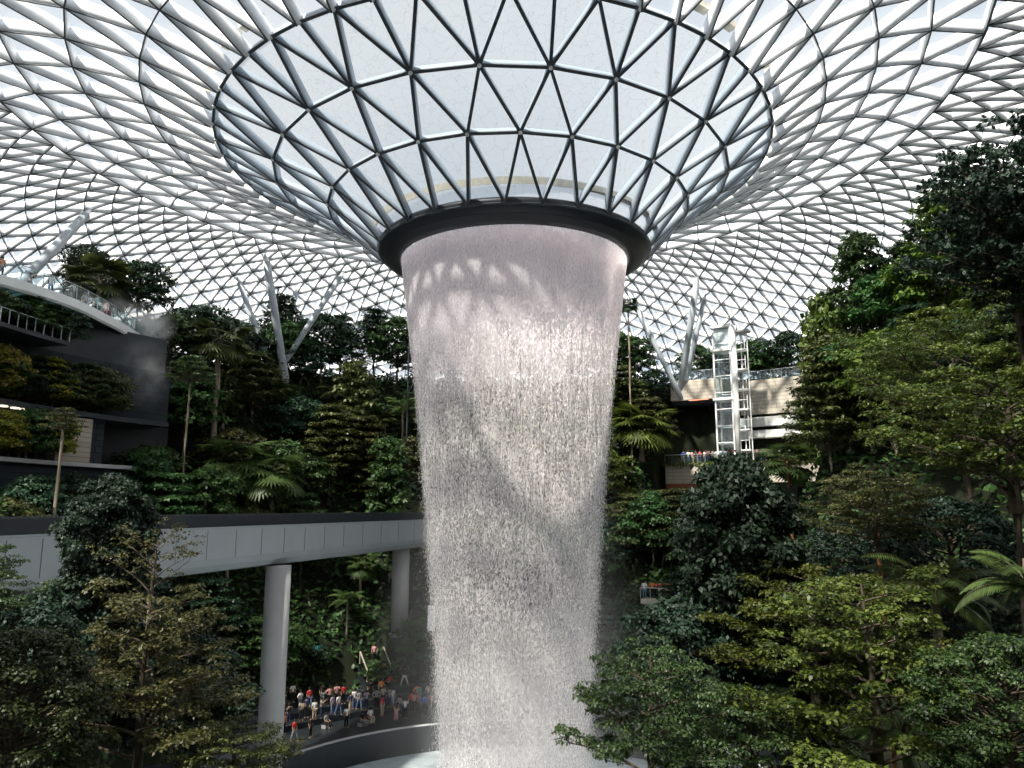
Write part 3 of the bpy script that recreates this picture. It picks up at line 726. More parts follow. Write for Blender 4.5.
# near crowns: finer leaves
def spray(seed, nb, R, H, rise, cr, flat, r0, step=.32, droop=0, taper=.65, low=.0):
    """limbs leave the stem in turn, each with side twigs that end in small leaf clumps"""
    rg = random.Random(seed); mb = MB(); cl = []
    mb.tube([(0, 0, -.3), (.04, .03, H * .4), (-.05, .06, H * .95)], [r0, r0 * .7, r0 * .15], 8)
    for i in range(nb):
        f = low + (1 - low) * (i + rg.random() * .6) / nb; a = i * 2.4 + rg.uniform(-.3, .3); l = R * (1 - taper * f) * rg.uniform(.8, 1.1); z0 = H * f * .9
        h = Vector((math.cos(a), math.sin(a), 0)); sd = Vector((-h.y, h.x, 0)); pts = []
        for k in range(6):
            t = k / 5; pts.append(h * l * t + sd * l * .10 * math.sin(t * 5 + i) + Vector((0, 0, z0 + rise * l * t ** .8 - droop * l * t * t)))
        w_ = r0 * .42 * (1 - .5 * f); mb.tube(pts, [w_ * (1 - .85 * k / 5) for k in range(6)], 5, False)
        d = .22 * l
        while d < l:
            t = d / l * 5; j = min(4, int(t)); q = pts[j].lerp(pts[j + 1], t - j)
            for s_ in (-1, 1):
                m_ = (.12 + .42 * (1 - d / l)) * R * rg.uniform(.5, 1.1) * .8
                e = q + (h * .75 + sd * s_ * rg.uniform(.6, 1.1)).normalized() * m_ + Vector((0, 0, rg.uniform(-.05, .22) * (1 + rise) - droop * m_ * .3))
                mb.tube([q, e], [w_ * .25, w_ * .08], 3, False)
                for u in ((.45, 1.0) if m_ > .55 else (1.0,)):
                    c = q.lerp(e, u) + Vector((rg.uniform(-.1, .1), rg.uniform(-.1, .1), rg.uniform(0, .12))); r_ = cr * rg.uniform(.6, 1.25); cl.append((c.x, c.y, c.z, r_, r_ * flat))
            d += step * rg.uniform(.8, 1.3)
        e = pts[-1]; cl.append((e.x, e.y, e.z, cr, cr * flat))
    return cl, mb
def near(key, sp, per, L, W, seed, up, shell=.3):
    cl, mb = sp; crown_type(key, cl, per, L, W, 0, seed, up, shell, bmb=mb)
near('near_tier', spray(11, 22, 2.5, 3.6, .30, .24, .45, .10), 70, .085, .027, 11, 1.0)
near('near_tier2', spray(12, 18, 2.9, 2.6, .22, .26, .4, .11), 75, .085, .027, 12, 1.0)
near('near_airy', spray(18, 30, 2.4, 3.4, .55, .22, .7, .12, step=.36, taper=.45), 42, .11, .036, 18, .5)
near('near_spread', spray(19, 22, 3.6, 2.6, .38, .28, .5, .15, step=.34, taper=.45), 62, .085, .028, 19, .9)
near('near_sparse', spray(15, 12, 1.5, 1.7, .7, .15, .5, .05, step=.3), 14, .07, .024, 15, .6)
crown_type('near_dense', ellip(13, 95, 1.35, 3.2, .36, .8, .02), 300, .115, .034, .10, 13, .3, .4)
crown_type('near_dense2', ellip(14, 100, 1.8, 2.8, .38, .7, .02), 290, .11, .034, .10, 14, .4, .4)
crown_type('near_round', ellip(16, 110, 2.4, 3.6, .42, .65, .02), 260, .10, .032, .13, 16, .7, .4)

def fronds(kind, seed, n, L, leafl, mat):
    """a palm head: feather fronds or fans"""
    rg = random.Random(seed); rp = np.random.default_rng(seed); mb = MB(); C = []; D = []; NN = []; LL = []; WW = []
    for i in range(n):
        a = i * 2.4; el = math.radians(rg.uniform(-25, 75)) if kind == 'fan' else math.radians(rg.uniform(10, 75)); l = L * rg.uniform(.8, 1.15)
        h = Vector((math.cos(a), math.sin(a), 0)); pts = []
        p = Vector((0, 0, 0)); e = el; m_ = 8
        for k in range(m_ + 1):
            pts.append(p.copy()); p = p + (h * math.cos(e) + Vector((0, 0, math.sin(e)))) * l / m_; e -= (math.radians(95) / m_ if kind == 'feather' else math.radians(40) / m_)
        mb.tube(pts, [.035 * (1 - .8 * k / m_) for k in range(m_ + 1)], 4, False)
        if kind == 'fan':
            t = (pts[-1] - pts[-2]).normalized(); sd = t.cross(Vector((0, 0, 1))).normalized(); nn = sd.cross(t).normalized()
            for k in range(17):
                b_ = math.radians(-115 + 230 * k / 16); d = (t * math.cos(b_) + sd * math.sin(b_) - Vector((0, 0, .25))).normalized()
                C.append(pts[-1]); D.append(d); NN.append(nn); LL.append(leafl * rg.uniform(.85, 1.1)); WW.append(.07 * leafl)
        else:
            for k in range(1, m_ * 5):
                f = k / (m_ * 5) * m_; i0 = int(f); q = pts[i0].lerp(pts[min(i0 + 1, m_)], f - i0); t = (pts[min(i0 + 1, m_)] - pts[i0]).normalized(); sd = t.cross(Vector((0, 0, 1))).normalized()
                for s_ in (-1, 1):
                    d = (sd * s_ * .85 + t * .5 - Vector((0, 0, .35))).normalized()
                    C.append(q); D.append(d); NN.append(Vector((0, 0, 1)) + sd * s_ * .4); LL.append(leafl * math.sin(PI * min(1, .15 + k / (m_ * 5) * .85)) + .05); WW.append(.035 * leafl + .012)
    C, D, NN = [np.array([tuple(v) for v in q]) for q in (C, D, NN)]; D = unit(D); NN = unit(NN - D * (NN * D).sum(1)[:, None])
    P, Q = leaves_np(C, D, NN, np.array(LL), np.array(WW), .12)
    me = from_np('fronds', P, Q, mat); b_ = bpy.data.meshes.new('frond_stems'); b_.from_pydata(mb.v, [], mb.f); b_.materials.append(M['leaf_olive']); return me, b_
CR['fan'] = fronds('fan', 21, 30, 1.25, 1.15, M['leaf_palm']); CR['feather'] = fronds('feather', 22, 16, 3.0, .75, M['leaf_palm']); CR['near_feather'] = fronds('feather', 23, 13, 2.6, .55, M['leaf_palm'])
def trunk_mesh(name, wob, r0, r1, seed, mat):
    rg = random.Random(seed); mb = MB(); pts = [(0, 0, 0)] + [(wob * rg.uniform(-1, 1), wob * rg.uniform(-1, 1), k / 6) for k in range(1, 6)] + [(0, 0, 1.02)]
    mb.tube(pts, [r0 * 1.3] + [r0 + (r1 - r0) * k / 6 for k in range(1, 7)], 9); me = bpy.data.meshes.new(name); me.from_pydata(mb.v, [], mb.f); me.materials.append(mat)
    me.polygons.foreach_set('use_smooth', [True] * len(mb.f)); return me
TR = dict(brown=trunk_mesh('trunk', .12, .19, .13, 1, M['bark']), pale=trunk_mesh('trunk', .1, .15, .11, 2, M['palebark']), palm=trunk_mesh('trunk', .06, .15, .13, 3, M['palebark']), warm=trunk_mesh('trunk', .1, .15, .11, 4, M['warmbark']))
placed = []
def tree(name, crown, base, top, s, leaf, label=None, cat='tree', group=None, trunk='brown', rz=None, sink=.15, lean=(0, 0), tk=None, bark=None, sz=None):
    """base (x,y) on the ground, top = height of the crown's foot above sea level, s = crown scale"""
    gz = terr(*base) if len(base) == 2 else base[2]
    gz -= sink; h = max(.4, top - gz)
    t = thing(name, label, cat, (base[0], base[1], gz), rnd.uniform(0, 2 * PI) if rz is None else rz, group)
    tk = s if tk is None else tk
    meshobj('trunk', TR[trunk], t, scale=(tk, tk, h))
    fm, bm_ = CR[crown]; sc = (s, s, sz or s)
    o = meshobj('fronds' if 'fan' in crown or 'feather' in crown else 'foliage', fm, t, (0, 0, h), sc); o.material_slots[0].link = 'OBJECT'; o.material_slots[0].material = M[leaf]
    o2 = meshobj('frond_stems' if 'fan' in crown or 'feather' in crown else 'branches', bm_, t, (0, 0, h), sc)
    if bark: o2.material_slots[0].link = 'OBJECT'; o2.material_slots[0].material = M[bark]
    return t
def tree_px(name, crown, px, py, Y, s, leaf, label, **kw):
    """crown foot seen at (px,py), Y metres off"""
    p = at(px, py, Y); return tree(name, crown, (p.x, p.y), p.z, s, leaf, label, **kw)
ORD = ['first', 'second', 'third', 'fourth', 'fifth', 'sixth', 'seventh', 'eighth', 'ninth', 'tenth', 'eleventh', 'twelfth', 'thirteenth', 'fourteenth', 'fifteenth', 'sixteenth', 'seventeenth', 'eighteenth', 'nineteenth', 'twentieth']
KIND = dict(round1=('leafy_tree', 'round bushy', 'tree'), round2=('leafy_tree', 'round bushy', 'tree'), tier1=('layered_tree', 'flat-layered', 'tree'), tier2=('layered_tree', 'flat-layered', 'tree'),
            column1=('tall_tree', 'tall narrow', 'tree'), fan=('fan_palm', 'fan', 'palm'), feather=('feather_palm', 'feather', 'palm'), open1=('open_tree', 'thin-crowned', 'tree'), shrub1=('shrub', 'low leafy', 'shrub'))
HUE = dict(leaf_dark='dark green', leaf_mid='green', leaf_lime='light green', leaf_olive='olive green', leaf_palm='green', leaf_yellowlit='yellow-lit')
def row(where, group, px0, px1, n, r, kinds, hues, scale=(.9, 1.25), hgt=(1.5, 4), seed=0, jr=1.5, zb=None):
    """a row of trees on the slope between two columns of the view; each label counts its own kind from the left"""
    rg = random.Random(seed); plan = []
    for i in range(n):
        px = px0 + (px1 - px0) * (i + .5 + rg.uniform(-.3, .3)) / n; plan.append((px, rg.choice(kinds), rg.choice(hues), r + rg.uniform(-jr, jr), rg.uniform(*scale), rg.uniform(*hgt)))
    plan.sort(); cnt = {}
    for px, k, hu, rr, s, h in plan:
        hu = 'leaf_palm' if k in ('fan', 'feather') else hu
        nm, wd, cat = KIND[k]; key = (wd, HUE[hu]); cnt[key] = cnt.get(key, 0) + 1
    tot = dict(cnt); cnt = {}
    for px, k, hu, rr, s, h in plan:
        hu = 'leaf_palm' if k in ('fan', 'feather') else hu
        nm, wd, cat = KIND[k]; key = (wd, HUE[hu]); cnt[key] = cnt.get(key, 0) + 1
        x, y, a = hit(px, rr)
        lab = '%s %s %s %s' % (HUE[hu], wd, cat, where)
        if tot[key] > 1: lab += ', %s from the left' % ORD[cnt[key] - 1]
        else: lab = 'the only ' + lab
        if k in ('fan', 'feather'): h += 1.5; s *= .95
        if k == 'shrub1': h = .3
        tree(nm, k, (x, y) if zb is None else (x, y, zb + .15), (terr(x, y) if zb is None else zb) + h, s, hu, lab, cat, group, trunk='palm' if cat == 'palm' else rg.choice(['brown', 'brown', 'pale']))
# ------------------------------------------------------------------ forest on the slopes
BK = ['round1', 'round2', 'tier1', 'tier2', 'round1', 'column1']; MIX = BK + ['fan', 'tier1', 'feather']
DK = ['leaf_dark', 'leaf_mid', 'leaf_dark']; MD = ['leaf_mid', 'leaf_dark', 'leaf_olive', 'leaf_mid']; LT = ['leaf_lime', 'leaf_mid', 'leaf_olive']
row('on the skyline left of the waterfall', 'skyline trees at left', 158, 430, 11, 47.5, ['round1', 'round2', 'tier2'], DK, (.85, 1.15), (1.0, 2.6), 1)
row('just below the skyline at left', 'upper slope trees at left', 165, 440, 11, 42.5, MIX, MD, (.9, 1.15), (1.2, 3), 2)
row('halfway up the left slope', 'mid slope trees at left', 120, 440, 13, 38, MIX, MD, (.85, 1.1), (1, 3), 3)
row('just above the railway bridge', 'lower slope trees at left', 20, 440, 15, 34, MIX + ['fan'], MD, (.8, 1.1), (1.2, 3.4), 4)
row('seen under the railway bridge', 'trees under the railway bridge', 10, 440, 13, 29.5, ['round1', 'tier1', 'shrub1', 'feather'], DK, (.7, .95), (.8, 2), 5)
row('on the skyline behind the waterfall', 'skyline trees behind the waterfall', 435, 600, 6, 47.5, ['round1', 'tier2', 'column1'], DK, (.8, 1.0), (.8, 2), 6)
row('mid slope behind the waterfall', 'slope trees behind the waterfall', 435, 600, 7, 40, MIX, MD, (.9, 1.1), (1, 3), 7)
row('low down behind the waterfall', 'lower trees behind the waterfall', 435, 600, 7, 32, MIX, MD, (.9, 1.1), (1, 3), 8)
row('on the skyline beside the lift tower', 'skyline trees right of the waterfall', 604, 690, 4, 50, ['round1', 'round2'], DK, (.8, 1.0), (1.6, 2.8), 9)
row('behind the upper stone deck', 'trees behind the upper deck', 690, 806, 6, 57, ['round1', 'round2'], DK, (.75, .95), (.6, 1.6), 10)
row('high left of the stone terraces', 'sunny slope trees right of the waterfall', 600, 682, 6, 44, MIX, LT, (.85, 1.1), (1.2, 3), 11)
row('halfway down left of the terraces', 'sunny mid slope trees', 596, 690, 6, 38, ['tier1', 'tier2', 'round2', 'fan'], LT, (.85, 1.05), (1, 3), 12)
row('low down right of the waterfall', 'lower slope trees right of the waterfall', 592, 700, 7, 32.5, ['tier1', 'round1', 'round2', 'tier2'], MD, (.85, 1.05), (1, 3), 13)
row('at the slope foot, right side', 'slope foot trees right of the waterfall', 600, 760, 7, 28.3, ['shrub1', 'round1', 'tier1'], DK, (.7, .9), (.5, 1.6), 14)
row('below the stone terraces', 'trees under the stone terraces', 735, 870, 6, 42, ['round1', 'tier2', 'fan', 'round2'], MD, (.85, 1.0), (1, 2.5), 15)
row('on the skyline at far right', 'skyline trees at right', 825, 1010, 8, 48, ['round1', 'round2'], MD, (.8, 1.0), (.5, 1.8), 16)
row('on the upper right slope', 'upper slope trees at right', 835, 1020, 8, 40, ['column1', 'round2', 'round1', 'tier2'], MD + ['leaf_lime'], (.9, 1.15), (1, 3), 17)
row('on the middle right slope', 'mid slope trees at right', 822, 1020, 9, 33, ['column1', 'round2', 'round1', 'tier2', 'feather'], MD + ['leaf_lime'], (1.0, 1.2), (2, 5), 18)
row('before the dark building at left', 'garden trees before the dark building', -10, 150, 14, 33.2, ['round2', 'tier2', 'round1', 'feather'], ['leaf_yellowlit', 'leaf_mid', 'leaf_olive', 'leaf_dark'], (.55, .85), (3.5, 7), 19, .8)
row('on the lower ledge at left', 'shrubs on the lower ledge of the dark building', -20, 52, 8, 35.9, ['shrub1', 'round1'], ['leaf_yellowlit', 'leaf_mid', 'leaf_yellowlit'], (.5, .7), (.2, .5), 29, .1, 23.5)
row('on the middle ledge at left', 'shrubs on the middle ledge of the dark building', -20, 104, 13, 37.3, ['shrub1', 'round1', 'tier1'], ['leaf_yellowlit', 'leaf_mid', 'leaf_dark', 'leaf_olive'], (.45, .75), (.2, .6), 30, .1, 27.6)
row('on the top ledge at left', 'shrubs on the top ledge of the dark building', -20, 60, 5, 37.0, ['round1', 'tier1'], ['leaf_dark', 'leaf_mid'], (.4, .55), (.2, .6), 31, .1, 32.8)
tree_px('tall_tree', 'column1', 835, 470, 72, 1.3, 'leaf_lime', 'tall tree wrapped in pale leaves right of the stone terraces', sz=2.1, trunk='pale')
tree_px('fan_palm', 'fan', 852, 305, 76, 1.4, 'leaf_palm', 'fan palm on the skyline above the tall tree wrapped in pale leaves', cat='palm', trunk='palm')
tree_px('fan_palm', 'fan', 100, 282, 66, 1.7, 'leaf_palm', 'large fan palm rising behind the canopy walkway railing', cat='palm', trunk='palm')
tree_px('leafy_tree', 'round1', 138, 308, 70, .95, 'leaf_dark', 'dark bushy tree right of the large fan palm behind the walkway')
tree_px('leafy_tree', 'round1', 84, 290, 72, .7, 'leaf_dark', 'small dark bushy tree left of the large fan palm behind the walkway', sz=.95)
tree_px('leafy_tree', 'round2', 284, 368, 86, 1.0, 'leaf_mid', 'round tree at the crossing feet of two roof struts')
tree_px('fan_palm', 'fan', 220, 340, 74, 1.7, 'leaf_palm', 'tall pale fan palm standing out on the left skyline', cat='palm', trunk='palm', tk=2.0)
tree_px('fan_palm', 'fan', 236, 462, 73, 2.0, 'leaf_palm', 'broad fan palm low on the left slope, left one of the sunlit pair', cat='palm', trunk='palm')
tree_px('fan_palm', 'fan', 272, 474, 73, 1.8, 'leaf_palm', 'broad fan palm low on the left slope, right one of the sunlit pair', cat='palm', trunk='palm')
tree_px('fan_palm', 'fan', 641, 425, 87, 2.1, 'leaf_lime', 'pale sunlit fan palm on the slope just right of the waterfall', cat='palm', trunk='palm')
tree_px('fan_palm', 'fan', 787, 462, 72, 1.5, 'leaf_palm', 'fan palm with a brown trunk in front of the stone deck', cat='palm', trunk='warm')
tree_px('fan_palm', 'fan', 628, 305, 86, .7, 'leaf_dark', 'thin-stemmed small palm on the skyline right of the waterfall', cat='palm', trunk='palm', tk=.7)
tree_px('open_tree', 'open1', 622, 548, 80, 1.2, 'leaf_olive', 'small tree with bright orange branches right of the waterfall', trunk='warm', bark='warmbark')
tree_px('open_tree', 'open1', 190, 382, 66, .6, 'leaf_mid', 'tree with a long slim pale trunk beside the dark building', trunk='pale', tk=.7)
tree_px('open_tree', 'open1', 63, 430, 50, .38, 'leaf_olive', 'slim bare-stemmed tree in front of the lit stone panel', trunk='pale', tk=.8)
# ------------------------------------------------------------------ near trees
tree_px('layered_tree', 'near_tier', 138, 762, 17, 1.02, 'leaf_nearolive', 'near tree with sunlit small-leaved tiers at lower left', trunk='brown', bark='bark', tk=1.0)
tree_px('layered_tree', 'near_tier2', 232, 800, 17.5, .62, 'leaf_nearolive', 'small-leaved tree tips at the lower edge left of the crowd')
tree_px('open_tree', 'near_sparse', 150, 604, 19, .98, 'leaf_nearolive', 'nearly bare branching tree before the pale railway bridge', trunk='pale', tk=.5)
tree_px('leafy_tree', 'near_dense', 103, 592, 22, .98, 'leaf_gloss', 'dark dense tree rising across the railway bridge at left')
tree_px('leafy_tree', 'near_dense2', 92, 700, 23, 1.3, 'leaf_gloss', 'dark bushy tree under the bridge, behind the sunlit tiered one')
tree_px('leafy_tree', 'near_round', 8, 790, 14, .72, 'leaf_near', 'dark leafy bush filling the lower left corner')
tree_px('leafy_tree', 'near_dense2', 5, 715, 19, .95, 'leaf_gloss', 'green bush at the left edge under the railway bridge')
tree_px('leafy_tree', 'near_dense2', 180, 745, 24, 1.1, 'leaf_gloss', 'dark bush behind the right side of the sunlit tiered tree')
tree_px('layered_tree', 'near_tier2', -46, 622, 13, .5, 'leaf_near', 'leafy branch tips poking in at the left edge over the bridge')
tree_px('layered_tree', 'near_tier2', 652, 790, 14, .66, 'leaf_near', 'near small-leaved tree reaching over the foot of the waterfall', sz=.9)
tree_px('leafy_tree', 'near_dense', 742, 640, 20, 1.22, 'leaf_gloss', 'dark glossy-leaved tree in front of the stone terraces', sz=1.4)
tree_px('leafy_tree', 'near_dense2', 700, 735, 20, 1.15, 'leaf_gloss', 'dark bushy tree right of the waterfall foot, under the terraces')
tree_px('leafy_tree', 'near_dense2', 792, 700, 21, 1.2, 'leaf_gloss', 'dark bush between the glossy tree and the flat-tiered one')
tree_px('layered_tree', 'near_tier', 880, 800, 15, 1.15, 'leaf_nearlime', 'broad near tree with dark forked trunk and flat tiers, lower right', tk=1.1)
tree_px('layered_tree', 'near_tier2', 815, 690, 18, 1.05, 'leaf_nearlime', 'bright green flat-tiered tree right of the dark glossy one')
tree_px('layered_tree', 'near_tier2', 878, 548, 20, .78, 'leaf_nearolive', 'yellowish crown on a slim straight orange trunk at right', trunk='warm', tk=.5)
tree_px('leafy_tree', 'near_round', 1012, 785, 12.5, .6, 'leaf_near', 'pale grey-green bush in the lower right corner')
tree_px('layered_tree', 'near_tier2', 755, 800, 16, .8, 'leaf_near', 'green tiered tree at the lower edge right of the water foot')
tree_px('leafy_tree', 'near_round', 960, 660, 22, 1.2, 'leaf_gloss', 'dark tree mass behind the palm fronds at right')
tree_px('leafy_tree', 'near_round', 865, 660, 26, 1.2, 'leaf_gloss', 'dark round tree behind the slim orange trunk')
tree_px('leafy_tree', 'near_spread', 1015, 500, 16, .95, 'leaf_nearlime', 'spreading yellow-green tree with dark boughs at the right edge', tk=.8)
tree_px('leafy_tree', 'near_spread', 960, 425, 24, 1.15, 'leaf_nearlime', 'yellow-green leafy tree behind the spreading boughs at right')
tree_px('leafy_tree', 'near_round', 1030, 440, 24, 1.2, 'leaf_gloss', 'dark tree at the right edge behind the spreading boughs')
tree_px('leafy_tree', 'near_airy', 1020, 312, 16, .95, 'leaf_gloss', 'dark open-branched tree against the roof, upper right corner', sz=1.1)
tree_px('leafy_tree', 'near_airy', 1085, 340, 15, .95, 'leaf_gloss', 'dark leafy tree cut by the upper right edge of the view')
tree_px('feather_palm', 'near_feather', 935, 600, 19, .85, 'leaf_palm', 'feather palm with one arching frond at right', cat='palm', trunk='palm')
tree_px('feather_palm', 'near_feather', 1030, 590, 14, .62, 'leaf_palm', 'feather palm with pale fronds at the right edge', cat='palm', trunk='palm')
tree_px('feather_palm', 'near_feather', 905, 745, 19, .75, 'leaf_palm', 'dark feather palm under the broad tiered tree', cat='palm', trunk='palm')
# ------------------------------------------------------------------ leafy ground cover
rg = np.random.default_rng(9); n = 110000
a = rg.uniform(-PI, PI, n); rr = 27.2 + 28 * rg.random(n) ** .8
x = PC.x + rr * np.cos(a); y = PC.y + rr * np.sin(a); keep = (y > 8) & (np.abs(x) < .85 * y + 6) & ~((rr > 34.5) & (a > 2.45) & (a < 3.2)) & ~((rr > 43) & (a > .55) & (a < 1.25)); x, y = x[keep], y[keep]; n = len(x)
z = np.array([terr(p, q) for p, q in zip(x, y)]) + rg.random(n) ** 2 * 1.1
Nr = unit(rg.normal(size=(n, 3)) * .5 + np.array([0, -.3, .8])); Dr = unit(np.cross(Nr, rg.normal(size=(n, 3))))
P, Q = leaves_np(np.stack([x, y, z], 1), Dr, Nr, .45 + .4 * rg.random(n), .14 + .08 * rg.random(n))
o = meshobj('undergrowth', from_np('undergrowth', P, Q, M['leaf_mid'])); tag(o, 'low green leafy cover over the forest slopes', 'undergrowth', None, 'stuff')
C = []
for px0, px1, r_, z_ in ((664, 800, R0 - 4.05, 25.3), (648, 740, R0 - 7.55, 17.4)):
    for p in arc(px0, px1, r_, z_, 900): C.append((p.x + rnd.gauss(0, .12), p.y + rnd.gauss(0, .12), p.z - abs(rnd.gauss(0, .25)) + .1))
C = np.array(C); n = len(C); Nr = unit(rg.normal(size=(n, 3)) * .5 + np.array([0, -.6, .6])); Dr = unit(np.cross(Nr, rg.normal(size=(n, 3))))
P, Q = leaves_np(C, Dr, Nr, np.full(n, .3), np.full(n, .1)); o = meshobj('trailing_foliage', from_np('trailing_foliage', P, Q, M['leaf_lime'])); tag(o, 'bright green creepers trailing over the stone deck edges', 'creeper', None, 'stuff')

# ------------------------------------------------------------------ people
def skinned(name, verts, eds, rads, mat, sub=1):
    me = bpy.data.meshes.new(name + '_cage'); me.from_pydata([Vector(v) for v in verts], eds, []); ob = link(bpy.data.objects.new(name, me))
    m_ = ob.modifiers.new('skin', 'SKIN'); m_.use_smooth_shade = True
    for i, r_ in enumerate(rads):
        q = me.skin_vertices[0].data[i]; q.radius = (r_, r_) if not isinstance(r_, tuple) else r_; q.use_root = (i == 0)
    if sub: ob.modifiers.new('sub', 'SUBSURF').levels = sub
    dg = bpy.context.evaluated_depsgraph_get(); res = bpy.data.meshes.new_from_object(ob.evaluated_get(dg)); res.name = name
    bpy.data.objects.remove(ob); res.materials.clear(); res.materials.append(mat); return res
def pose(kind):
    """joints: pelvis, waist, chest, neck, head, crown; arms; legs"""
    hip, sh = .93, 1.40
    L = dict(p=(0, 0, hip), w=(0, 0, 1.08), c=(0, 0, 1.3), n=(0, 0, 1.47), h=(0, -.01, 1.58), t=(0, 0, 1.67))
    for s_, k in ((-1, 'l'), (1, 'r')):
        L['s' + k] = (s_ * .17, 0, sh); L['hp' + k] = (s_ * .09, 0, .88); L['kn' + k] = (s_ * .11, -.02, .48); L['an' + k] = (s_ * .12, .02, .09); L['to' + k] = (s_ * .14, -.14, .03)
        L['el' + k] = (s_ * .24, .02, 1.14); L['wr' + k] = (s_ * .25, -.08, .90); L['ha' + k] = (s_ * .24, -.11, .80)
        if kind == 'photo': L['el' + k] = (s_ * .26, -.2, 1.3); L['wr' + k] = (s_ * .1, -.38, 1.5); L['ha' + k] = (s_ * .06, -.42, 1.56)
        if kind == 'hip': L['el' + k] = (s_ * .38, .05, 1.17); L['wr' + k] = (s_ * .2, -.04, 1.0); L['ha' + k] = (s_ * .15, -.08, .98)
        if kind == 'walk': L['kn' + k] = (s_ * .1, -.15 * s_ - .03, .49); L['an' + k] = (s_ * .1, -.25 * s_ + .05, .1); L['to' + k] = (s_ * .11, -.25 * s_ - .1, .04)
    if kind == 'wide':
        for s_, k in ((-1, 'l'), (1, 'r')): L['kn' + k] = (s_ * .25, -.02, .47); L['an' + k] = (s_ * .36, .0, .09); L['to' + k] = (s_ * .4, -.12, .03); L['el' + k] = (s_ * .42, 0, 1.5); L['wr' + k] = (s_ * .3, 0, 1.72); L['ha' + k] = (s_ * .27, 0, 1.8)
    if kind == 'sit':
        for k_ in list(L):
            x, y, z = L[k_]
            if k_[:2] not in ('kn', 'an', 'to'): L[k_] = (x, y, z - .47)
        for s_, k in ((-1, 'l'), (1, 'r')): L['kn' + k] = (s_ * .14, -.42, .48); L['an' + k] = (s_ * .13, -.40, .09); L['to' + k] = (s_ * .14, -.55, .03); L['wr' + k] = (s_ * .14, -.3, .56); L['ha' + k] = (s_ * .1, -.38, .55)
    return L
def chain(L, lst):
    vs = []; es = []; rs = []; ix = {}
    for a_, b_, ra, rb_ in lst:
        for q, r_ in ((a_, ra), (b_, rb_)):
            if q not in ix: ix[q] = len(vs); vs.append(L[q]); rs.append(r_)
        es.append((ix[a_], ix[b_]))
    return vs, es, rs
M['skin'] = plain('skin', (.42, .26, .18), .6); M['hair'] = plain('hair', (.012, .010, .009), .6)
def cloth(n_, c): M[n_] = plain(n_, c, .85, var=.08); return n_
for n_, c in dict(white=(.75, .75, .75), black=(.015, .015, .018), red=(.5, .03, .03), blue=(.03, .10, .5), grey=(.25, .26, .28), pink=(.62, .32, .32), orange=(.75, .22, .05), yellow=(.8, .5, .06), beige=(.5, .42, .3), navy=(.02, .035, .09), teal=(.05, .3, .28), denim=(.09, .15, .28), lilac=(.4, .35, .5)).items(): cloth('cloth_' + n_, c)
PM = {}
for kind in ('stand', 'photo', 'hip', 'walk', 'wide', 'sit'):
    L = pose(kind)
    body = [('p', 'w', .12, .11), ('w', 'c', .11, .13), ('c', 'n', .13, .05), ('n', 'h', .05, .098), ('h', 't', .098, .075)]
    arms = []; legs = []; fing = []
    for k in 'lr':
        arms += [('c', 's' + k, .13, .07), ('s' + k, 'el' + k, .07, .045), ('el' + k, 'wr' + k, .045, .03), ('wr' + k, 'ha' + k, .03, .038)]
        legs += [('p', 'hp' + k, .12, .095), ('hp' + k, 'kn' + k, .095, .062), ('kn' + k, 'an' + k, .062, .04), ('an' + k, 'to' + k, .04, .035)]
    bodym = skinned('body', *chain(L, body + arms + legs), M['skin'])
    shirt = skinned('shirt', *chain(L, [('w', 'c', .135, .15), ('w', 'p', .135, .14)] + [q for k in 'lr' for q in (('c', 's' + k, .15, .085), ('s' + k, 'el' + k, .085, .06))]), M['cloth_white'])
    trous = skinned('trousers', *chain(L, [q for k in 'lr' for q in (('p', 'hp' + k, .135, .11), ('hp' + k, 'kn' + k, .11, .08), ('kn' + k, 'an' + k, .08, .06))]), M['cloth_navy'])
    mb = MB(); hx, hy, hz = L['h']
    mb.lathe([(.002, .125), (.06, .115), (.098, .07), (.112, .01), (.108, -.05), (.08, -.08)], 12, (hx, hy + .018, hz + .02)); hm = bpy.data.meshes.new('hair'); hm.from_pydata(mb.v, [], mb.f); hm.materials.append(M['hair'])
    PM[kind] = (bodym, shirt, trous, hm)
PW = dict(stand='standing', photo='photographing', hip='akimbo', walk='walking', wide='arms raised', sit='sitting')
plabels = {}
def person(pos, kind, top, bottom, where, rz, group, s=1.0):
    lab = 'person in %s top, %s trousers, %s %s' % (top, bottom, PW[kind], where)
    if lab.startswith('person in orange') or lab.startswith('person in olive'): lab = lab.replace('person in o', 'person in an o')
    t = thing('person', lab, 'person', pos, rz, group); t.scale = (s, s, s)
    for nm, me, mm in zip(('body', 'shirt', 'trousers', 'hair'), PM[kind], (None, 'cloth_' + top, 'cloth_' + bottom, None)):
        o = meshobj(nm, me, t)
        if mm: o.material_slots[0].link = 'OBJECT'; o.material_slots[0].material = M[mm]
    return t
def on_plane(px, py, z):
    v = 384 - py; d = F * cp - v * sp; u = F * sp + v * cp; Y = (z - CAM.z) / u * d
    return Vector(((px - 512) / d * Y, Y, z))
def face(p, jitter=.6): return math.atan2(-(AX.y - p.y), -(AX.x - p.x)) - PI / 2 + rnd.uniform(-jitter, jitter)
